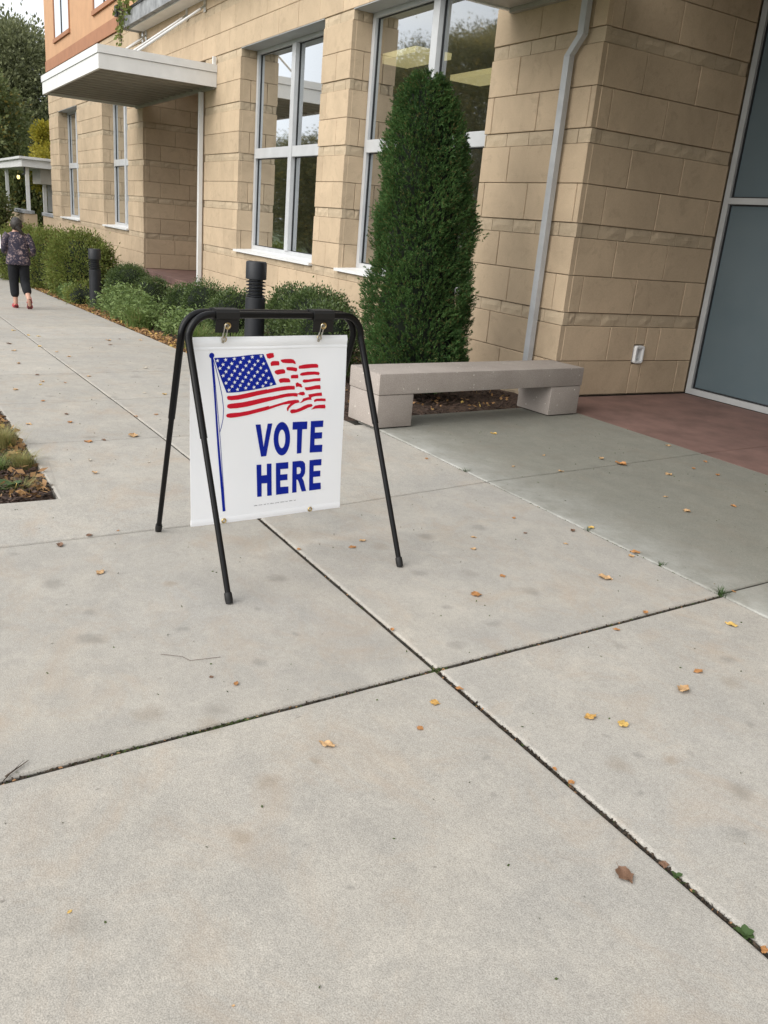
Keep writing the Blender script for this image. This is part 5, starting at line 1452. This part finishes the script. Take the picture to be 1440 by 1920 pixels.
for sgn, pts in ((1, [(0.0, 0.140, 1.285), (-0.005, 0.185, 1.235), (-0.02, 0.215, 1.15), (-0.03, 0.228, 1.07), (-0.01, 0.228, 1.03), (0.04, 0.224, 1.00), (0.10, 0.218, 0.99)]),
                 (-1, [(0.0, -0.140, 1.285), (-0.008, -0.185, 1.235), (-0.03, -0.225, 1.15), (-0.05, -0.250, 1.06), (-0.03, -0.252, 1.02), (0.02, -0.246, 0.985), (0.075, -0.238, 0.965)])):
    o_.tube(pts, [0.078, 0.070, 0.060, 0.055, 0.052, 0.048, 0.044], 16)
o_.build('blouse', M['blouse'], person, True, 70)
TV = [(0, 0, 0.88), (0.02, 0.085, 0.78), (0.05, 0.09, 0.62), (0.072, 0.088, 0.47), (0.055, 0.085, 0.32), (0.04, 0.082, 0.17), (0.0, -0.085, 0.78), (0.01, -0.09, 0.62), (0.03, -0.092, 0.46), (-0.10, -0.105, 0.35), (-0.205, -0.118, 0.265)]
TE = [(0, 1), (1, 2), (2, 3), (3, 4), (4, 5), (0, 6), (6, 7), (7, 8), (8, 9), (9, 10)]
TR_ = [(0.110, 0.120), 0.118, 0.102, 0.090, 0.084, 0.080, 0.112, 0.102, 0.092, 0.086, 0.078]
skin_mesh('trousers', TV, TE, TR_, M['trouser'])
# hair: rounded, grey brown, gathered in a short tail over the right side
o_ = MB()
bm = bmesh.new(); bmesh.ops.create_icosphere(bm, subdivisions=3, radius=1)
for v_ in bm.verts:
    c = v_.co
    k = 1 + 0.03 * math.sin(9 * c.y + 5 * c.z) + 0.02 * math.sin(14 * c.x)
    v_.co = Vector((0.022 + c.x * 0.112 * k, c.y * 0.102 * k, 1.472 + c.z * (0.122 if c.z > 0 else 0.118) * k))
bm.verts.index_update()
o_.add([v_.co.copy() for v_ in bm.verts], [[v_.index for v_ in f_.verts] for f_ in bm.faces]); bm.free()
o_.tube([(-0.06, -0.01, 1.43), (-0.085, -0.04, 1.38), (-0.075, -0.075, 1.335), (-0.05, -0.095, 1.285), (-0.04, -0.10, 1.25)], [0.05, 0.036, 0.028, 0.020, 0.006], 10)
o_.build('hair', M['hair'], person, True, 80)
for y_ in (1, -1):
    o_ = MB(); o_.lathe([(0.008, 1.43), (0.016, 1.445), (0.016, 1.465), (0.006, 1.475)], 0.06, y_ * 0.098, 8); o_.build('ear', M['skin'], person, True)
o_ = MB(); o_.tube([(0.135, 0, 1.475), (0.155, 0, 1.445), (0.14, 0, 1.435)], [0.010, 0.016, 0.010], 8); o_.build('nose', M['skin'], person, True)
for y_ in (1, -1):
    o_ = MB(); o_.lathe([(0.004, 1.470), (0.012, 1.476), (0.012, 1.484), (0.004, 1.490)], 0.128, y_ * 0.033, 8); o_.build('eye', M['paper'], person, True)
o_ = MB(); o_.tube([(0.134, -0.025, 1.400), (0.140, 0, 1.397), (0.134, 0.025, 1.400)], 0.006, 6); o_.build('mouth', M['sandal'], person, True)
def fingers(base, fwd, sidev, upv, sgn):
    b_ = Vector(base); f_ = Vector(fwd).normalized(); s_ = Vector(sidev).normalized(); u_ = Vector(upv).normalized()
    for k, ln in enumerate((0.060, 0.070, 0.066, 0.052)):
        o_ = MB(); p0 = b_ + s_ * (0.027 - 0.018 * k); p1 = p0 + f_ * ln * 0.5 - u_ * 0.006; p2 = p1 + f_ * ln * 0.35 - u_ * 0.022 
        o_.tube([p0 - f_ * 0.015, p0 + f_ * 0.01, p1, p2], [0.009, 0.0095, 0.0085, 0.006], 8); o_.build('finger', M['skin'], person, True)
    o_ = MB(); p0 = b_ - f_ * 0.03 + s_ * 0.03; o_.tube([p0 - s_ * 0.015, p0 + s_ * 0.016 + f_ * 0.02, p0 + s_ * 0.022 + f_ * 0.05], [0.011, 0.010, 0.007], 8); o_.build('thumb', M['skin'], person, True)
fingers((0.275, 0.183, 1.065), (0.8, -0.15, 0.55), (0, -0.3, 0.9), (0.5, 0, -0.8), 1)
fingers((0.265, -0.183, 0.972), (1, 0.15, 0.1), (0, 0.2, 1), (0, 1, 0), -1)
# sandals
def sandal(org, rot, mat_up):
    e = bpy.data.objects.new('sandal', None)
    o_ = MB()
    ring_ = [(-0.105, 0.0), (-0.09, 0.032), (-0.03, 0.036), (0.04, 0.044), (0.10, 0.040), (0.135, 0.018), (0.138, -0.012), (0.10, -0.038), (0.03, -0.038), (-0.04, -0.034), (-0.09, -0.030)]
    ring_ = ring_[::-1]
    o_.prism([(x_, y_) for x_, y_ in ring_][::-1], 0.0, 0.022)
    so_ = o_.build('sandal', M['sole'], person)
    so_.location = org; so_.rotation_euler = rot
    for x_ in (-0.02, 0.055, 0.085):
        q = MB(); q.tube([(x_, 0.045, 0.012), (x_, 0.03, 0.058), (x_ + 0.005, 0, 0.070), (x_, -0.03, 0.058), (x_, -0.043, 0.012)], 0.011, 6); q.build('strap', M['sandal'], so_, True)
    q = MB(); q.tube([(-0.03, 0.036, 0.015), (-0.10, 0.025, 0.06), (-0.112, 0, 0.065), (-0.10, -0.025, 0.06), (-0.03, -0.036, 0.015)], 0.010, 6); q.build('strap', M['sandal'], so_, True)
sandal((0.075, 0.082, 0.0), (0, 0, 0.05), M['sandal'])
sandal((-0.245, -0.132, 0.105), (0, math.radians(62), -0.12), M['sandal'])
pap = empty('paper_sheets', (wx - 0.2, wy - 0.27, wz + 1.17)); tag(pap, 'white paper held up by the walking person', 'paper')
o_ = MB((wx - 0.2, wy - 0.27, wz + 1.17)); o_.box(wx - 0.32, wx - 0.16, wy - 0.262, wy - 0.254, wz + 1.03, wz + 1.27); o_.build('sheet', M['paper'], pap)

# ================================================================== FALLEN LEAVES AND DEBRIS
def leaf_mesh(kind, ci):
    rr_ = random.Random(kind * 7 + 1)
    prof = [(0.0, 0.03), (0.07, 0.15), (0.15, 0.29), (0.23, 0.33), (0.31, 0.42), (0.40, 0.41), (0.49, 0.46), (0.58, 0.39), (0.67, 0.38), (0.76, 0.26), (0.85, 0.19), (0.93, 0.08), (1.0, 0.0)]
    cu = (0.10, 0.28, 0.5, 0.22, 0.05)[kind]; tw = (0.1, -0.25, 0.3, -0.1, 0.2)[kind]
    vs = []
    for t_, w_ in prof:
        w_ *= rr_.uniform(0.82, 1.14) * (0.8, 0.7, 0.75, 0.95, 1.0)[kind]
        zc = cu * (t_ - 0.5) ** 2 * 0.9
        for k in (-1, -0.5, 0, 0.5, 1):
            y_ = k * w_ * (1 + rr_.uniform(-.12, .12) * abs(k)); x_ = t_ - 0.5 - 0.05 * abs(k)
            z_ = zc + cu * 0.9 * abs(k) ** 1.6 * w_ + tw * k * w_ * (t_ - 0.5) + rr_.uniform(-.03, .03) + 0.06 * math.sin(9 * t_ + 4 * k + kind)
            vs.append((x_, y_, z_))
    fs = [(i * 5 + j, i * 5 + j + 1, (i + 1) * 5 + j + 1, (i + 1) * 5 + j) for i in range(12) for j in range(4)]
    zmin = min(v_[2] for v_ in vs)
    vs = [(a, b_, c - zmin) for a, b_, c in vs]
    n_ = len(vs)
    zs_ = vs[2][2]
    vs += [(-0.5, -0.012, zs_), (-0.5, 0.012, zs_), (-0.78, 0.07, zs_ + 0.05), (-0.78, 0.05, zs_ + 0.05)]
    fs.append((n_, n_ + 3, n_ + 2, n_ + 1))
    me_ = bpy.data.meshes.new('fallen_leaf'); me_.from_pydata(vs, [], fs)
    for p_ in me_.polygons: p_.use_smooth = True
    me_.materials.append(M['leaf%d' % ci])
    return me_
LM = {}
CN = ('yellow', 'golden', 'rust orange', 'tan', 'brown', 'bleached pale')
SPECIAL = {0: 'curled golden leaf on the slab just below the crossing of the wide joints', 1: 'small rust orange leaf below the curled golden leaf under the joint crossing', 2: 'curled tan leaf alone in the middle of the near slab below the sign',
           3: 'golden leaf, left one of the side by side pair on the lower right slab', 4: 'yellow leaf, right one of the side by side pair on the lower right slab', 5: 'long tan curled leaf near the right edge of the lower right slab',
           6: 'small rust leaf just above the long tan curled leaf at right', 7: 'yellow leaf near the right edge below the crossing joint', 8: 'big brown leaf with stem lying alone on the lower right near slab',
           9: 'rust orange leaf right of the sign stand foot', 10: 'tan curled leaf with stem on the slab right of the sign', 24: 'tan leaf on the slab left of the front leg of the sign stand', 22: 'small rust leaf on the slab in front of the sign stand front foot',
           25: 'rust leaf just left of the right foot of the sign stand', 32: 'big rust leaf on the shaded slab by the crossing joint under the entry canopy', 46: 'large tan leaf left of the rear sign leg on the joint',
           74: 'dark brown curled leaf left of the sign stand rear foot', 39: 'tan straight leaf on the shaded slab near the right edge', 18: 'golden brown leaf lying in the whitish joint'}
LV = [(-2.112,1.591,0.042,1),(-1.995,1.455,0.029,2),(-2.035,1.119,0.059,3),(-1.813,2.059,0.061,1),(-1.733,2.145,0.057,0),(-1.811,2.551,0.078,3),(-1.893,2.727,0.048,2),(-2.142,3.247,0.059,0),(-1.178,1.591,0.063,4),(-2.833,2.298,0.06,2),(-2.762,3.064,0.076,3),(-2.965,2.562,0.037,2),(-3.322,2.637,0.034,3),(-3.47,2.748,0.036,3),(-3.667,3.189,0.039,2),(-3.374,3.395,0.044,4),(-3.221,3.204,0.03,3),(-3.381,3.554,0.045,0),(-2.988,3.507,0.059,2),(-2.952,3.441,0.041,3),(-2.382,2.947,0.04,2),(-2.305,2.682,0.033,2),(-2.495,0.986,0.031,2),(-2.573,0.921,0.019,4),(-3.628,0.759,0.063,3),(-3.548,2.019,0.045,2),(-3.612,2.118,0.04,3),(-1.672,0.258,0.015,0),(-1.266,0.515,0.009,3),(-5.519,4.442,0.064,0),(-4.417,4.231,0.047,3),(-4.616,4.825,0.059,3),(-4.451,4.87,0.1,2),(-4.821,4.411,0.038,3),(-4.817,5.817,0.051,3),(-4.126,5.053,0.065,3),(-4.33,5.707,0.044,2),(-4.009,5.461,0.058,2),(-4.199,5.411,0.038,2),(-3.43,4.446,0.063,3),(-3.404,4.883,0.058,2),(-3.71,4.55,0.037,3),(-4.616,3.939,0.035,3),(-4.962,3.399,0.036,2),(-5.956,1.191,0.06,2),(-5.979,1.306,0.053,4),(-6.066,1.535,0.094,3),(-6.608,0.901,0.056,3),(-6.616,1.195,0.049,2),(-6.937,1.229,0.043,4),(-7.543,1.15,0.05,2),(-8.846,1.799,0.049,3),(-8.471,1.497,0.041,2),(-8.386,1.259,0.05,0),(-8.556,1.303,0.051,3),(-8.132,1.008,0.058,3),(-8.992,1.327,0.048,4),(-12.539,1.759,0.074,0),(-12.421,1.871,0.059,0),(-13.134,1.653,0.069,0),(-11.295,1.708,0.06,0),(-10.779,1.827,0.058,3),(-11.982,2.707,0.088,3),(-11.498,2.624,0.057,4),(-12.186,2.908,0.053,4),(-12.077,3.171,0.061,3),(-11.554,1.39,0.087,4),(-10.873,1.356,0.064,3),(-9.794,1.262,0.069,3),(-6.8,1.911,0.04,2),(-6.756,1.729,0.035,2),(-5.171,1.066,0.053,3),(-5.469,1.1,0.038,5),(-5.33,1.447,0.028,5),(-4.012,0.657,0.052,4),(-4.115,0.814,0.038,4),(-4.133,0.961,0.019,2),(-4.571,0.708,0.023,5),(-7.707,2.247,0.05,0),(-7.816,2.087,0.045,5),(-9.365,2.509,0.059,5),(-11.206,2.316,0.055,5),(-10.345,1.888,0.056,3),(-3.433,3.089,0.028,4),(-2.4,3.6,0.024,2),(-3.614,1.744,0.027,2),(-2.658,1.736,0.029,2),(-2.156,1.732,0.032,2),(-1.553,1.735,0.027,2),(-1.627,1.734,0.024,2),(-1.165,1.728,0.032,4),(-0.846,1.726,0.031,2)]
for i, (x, y, sz, c) in enumerate(LV):
    k = (i * 3 + int(x * 10)) % 5
    if (k, c) not in LM: LM[(k, c)] = leaf_mesh(k, c)
    o_ = bpy.data.objects.new('fallen_leaf', LM[(k, c)])
    o_.location = (x, y, gz(x) + 0.001); s_ = sz * 0.92
    o_.scale = (s_, s_, s_)
    o_.rotation_euler = (random.uniform(-.06, .06), random.uniform(-.06, .06), random.uniform(0, 6.28))
    link(o_)
    if i in SPECIAL: tag(o_, SPECIAL[i], 'leaf', 'fallen leaves on the pavement')
    else:
        zone = 'under the entry canopy' if y > 3.52 else ('in the wide joint in front' if abs(y - 1.735) < 0.012 and x > -4 else ('far down the path beyond the sign' if x < -6.4 else ('around the planter and the back of the sign' if x < -3.9 else 'on the near slabs right of the sign')))
        tag(o_, 'small %s fallen leaf %s' % (CN[c], zone), 'leaf', 'small %s leaves %s' % (CN[c], zone))

def scatter_leaves(name, label, pts, size, mat, ht=0.02):
    P = np.array(pts); n_ = len(P)
    N = RNG.normal(size=(n_, 3)); N[:, 2] = np.abs(N[:, 2]) * 0.18
    vs = leaf_quads(P, N, size, size * 0.6, 0.1)
    o_ = mobj(name, np_mesh(name, vs, 4, mat), mat)
    tag(o_, label, kind='stuff')
    return o_
pts = []
for k in range(2600):
    x = -RNG.uniform(8.5, 24); y = 3.44 + abs(RNG.normal(0, 0.16)); pts.append((x, y, gz(x) - 0.02 + RNG.uniform(0, 0.03)))
for k in range(500):
    x = -RNG.uniform(6.6, 12); y = RNG.uniform(3.5, 5.9); pts.append((x, y, gz(x) - 0.02 + RNG.uniform(0, 0.03)))
for k in range(420):
    x = -11.0 - RNG.normal(0, 0.9); y = 3.62 + RNG.normal(0, 0.14); pts.append((x, max(3.44, y), gz(x) - 0.015 + RNG.uniform(0, 0.03)))
scatter_leaves('leaf_litter', 'dry brown leaf litter along the edge of the planting bed', pts, 0.055, M['litter'])
pts = []
for k in range(230):
    x = -RNG.uniform(4.78, 7.2); y = 0.76 - abs(RNG.normal(0, 0.13)); pts.append((x, y, gz(x) - 0.015 + RNG.uniform(0, 0.02)))
scatter_leaves('leaf_litter', 'orange and yellow leaves in the planter corner', pts, 0.062, M['litter'])
# tiny debris on the slabs
pts = []
for k in range(420):
    x = -RNG.uniform(1.0, 14) ** 1.0; y = RNG.uniform(0.1, 3.4)
    if x < -4.7 and y < 0.85: continue
    pts.append((x, y, gz(x) + 0.002))
for k in range(160):
    pts.append((-RNG.uniform(2.4, 6.0), RNG.uniform(3.55, 5.9), 0.002))
scatter_leaves('leaf_crumbs', 'tiny crumbs of leaf and twig scattered over the sidewalk', pts, 0.011, M['moss'])

# bark chips of the planter and the bed front
def chips(name, label, region, n_, size):
    P = np.stack([RNG.uniform(region[0], region[1], n_), RNG.uniform(region[2], region[3], n_), np.zeros(n_)], axis=1)
    P[:, 2] = np.array([gz(x) for x in P[:, 0]]) - 0.022 + RNG.uniform(0, 0.022, n_)
    a = RNG.uniform(0, 6.28, n_); tl = RNG.uniform(-0.45, 0.45, n_)
    d = np.stack([np.cos(a) * np.cos(tl), np.sin(a) * np.cos(tl), np.sin(tl)], axis=1)
    s_ = np.stack([-np.sin(a), np.cos(a), RNG.uniform(-.4, .4, n_)], axis=1)
    u_ = np.cross(d, s_)
    ln = size * RNG.uniform(0.5, 1.3, (n_, 1)); wd = ln * RNG.uniform(0.18, 0.4, (n_, 1)); th = wd * 0.35
    c = [P + d * ln * i + s_ * wd * j + u_ * th * k for i in (-.5, .5) for j in (-.5, .5) for k in (-.5, .5)]
    quads = [(0, 1, 3, 2), (4, 6, 7, 5), (0, 4, 5, 1), (2, 3, 7, 6), (1, 5, 7, 3)]
    V = np.stack(c, axis=1).reshape(-1, 3)
    me_ = bpy.data.meshes.new(name)
    F = [tuple(8 * i + q for q in f) for i in range(n_) for f in quads]
    me_.from_pydata(V.tolist(), [], F)
    tag(mobj(name, me_, M['chip']), label, kind='stuff')
chips('bark_chips', 'dark bark chips covering the planter corner', (-7.2, -4.76, 0.0, 0.765), 2600, 0.045)
chips('bark_chips', 'brown bark chips in the planting bed behind the bench', (-13.5, -6.3, 3.45, 6.1), 4200, 0.05)

# moss, soil crumbs and leaf bits packed in the joints
pts = []
def along(x0, y0, x1, y1, n_, wd):
    for k in range(n_):
        t_ = RNG.random(); pts.append((x0 + (x1 - x0) * t_ + RNG.normal(0, wd), y0 + (y1 - y0) * t_ + RNG.normal(0, wd), gz(x0 + (x1 - x0) * t_) - 0.008))
along(-0.5, 1.73, -5.5, 1.73, 60, 0.003)
along(X1(0.0), 0.0, X1(1.73), 1.73, 60, 0.003); along(X1(1.73), 1.73, X1(3.5), 3.5, 50, 0.003)
along(-0.88, 1.735, -0.95, 1.735, 20, 0.008); along(-1.10, 1.73, -1.15, 1.73, 16, 0.006)
along(X1(0.7), 0.7, X1(1.0), 1.0, 160, 0.006); along(X1(1.71), 1.71, X1(1.77), 1.77, 130, 0.012); along(X1(0.45), 0.45, X1(0.6), 0.6, 80, 0.006)
along(-2.4, 3.5, -5.8, 3.5, 260, 0.004)
scatter_leaves('joint_moss', 'moss and small weeds growing in the sidewalk joints', pts, 0.012, M['moss'])
pts = []
along(-0.5, 1.73, -2.3, 1.73, 520, 0.004); along(-2.3, 1.73, -5.5, 1.73, 260, 0.004)
along(X1(0.0), 0.0, X1(1.73), 1.73, 380, 0.004); along(X1(1.73), 1.73, X1(3.5), 3.5, 240, 0.004)
scatter_leaves('joint_crumbs', 'dark soil crumbs and leaf bits filling the sidewalk joints', pts, 0.013, M['crumb'])

# twig and wood splinter
tw = empty('twig', (-2.72, 0.865, 0)); tag(tw, 'thin bent dark twig on the slab in front of the sign', 'twig')
o_ = MB((-2.72, 0.865, 0)); o_.tube([(-2.80, 0.80, 0.003), (-2.745, 0.865, 0.008), (-2.71, 0.885, 0.005), (-2.70, 1.0, 0.002)], 0.0008, 6); o_.build('stem', M['chip'], tw)
sp = empty('wood_splinter', (-2.27, 0.22, 0)); tag(sp, 'brown splinter of bark lying across the joint at the left edge', 'splinter')
o_ = MB((-2.27, 0.22, 0)); o_.add([(-2.240, 0.183, 0.0), (-2.250, 0.193, 0.003), (-2.316, 0.256, 0.010), (-2.303, 0.246, 0.012), (-2.241, 0.185, 0.006), (-2.275, 0.220, 0.011)], [(0, 1, 5, 4), (1, 2, 5), (5, 2, 3), (4, 5, 3), (0, 4, 3), (0, 3, 2, 1)]); o_.build('bark_piece', M['bark'], sp)
o_ = MB((-2.27, 0.22, 0)); o_.tube([(-2.255, 0.192, 0.006), (-2.305, 0.262, 0.009)], [0.003, 0.001], 5); o_.build('fibre', M['bark'], sp)
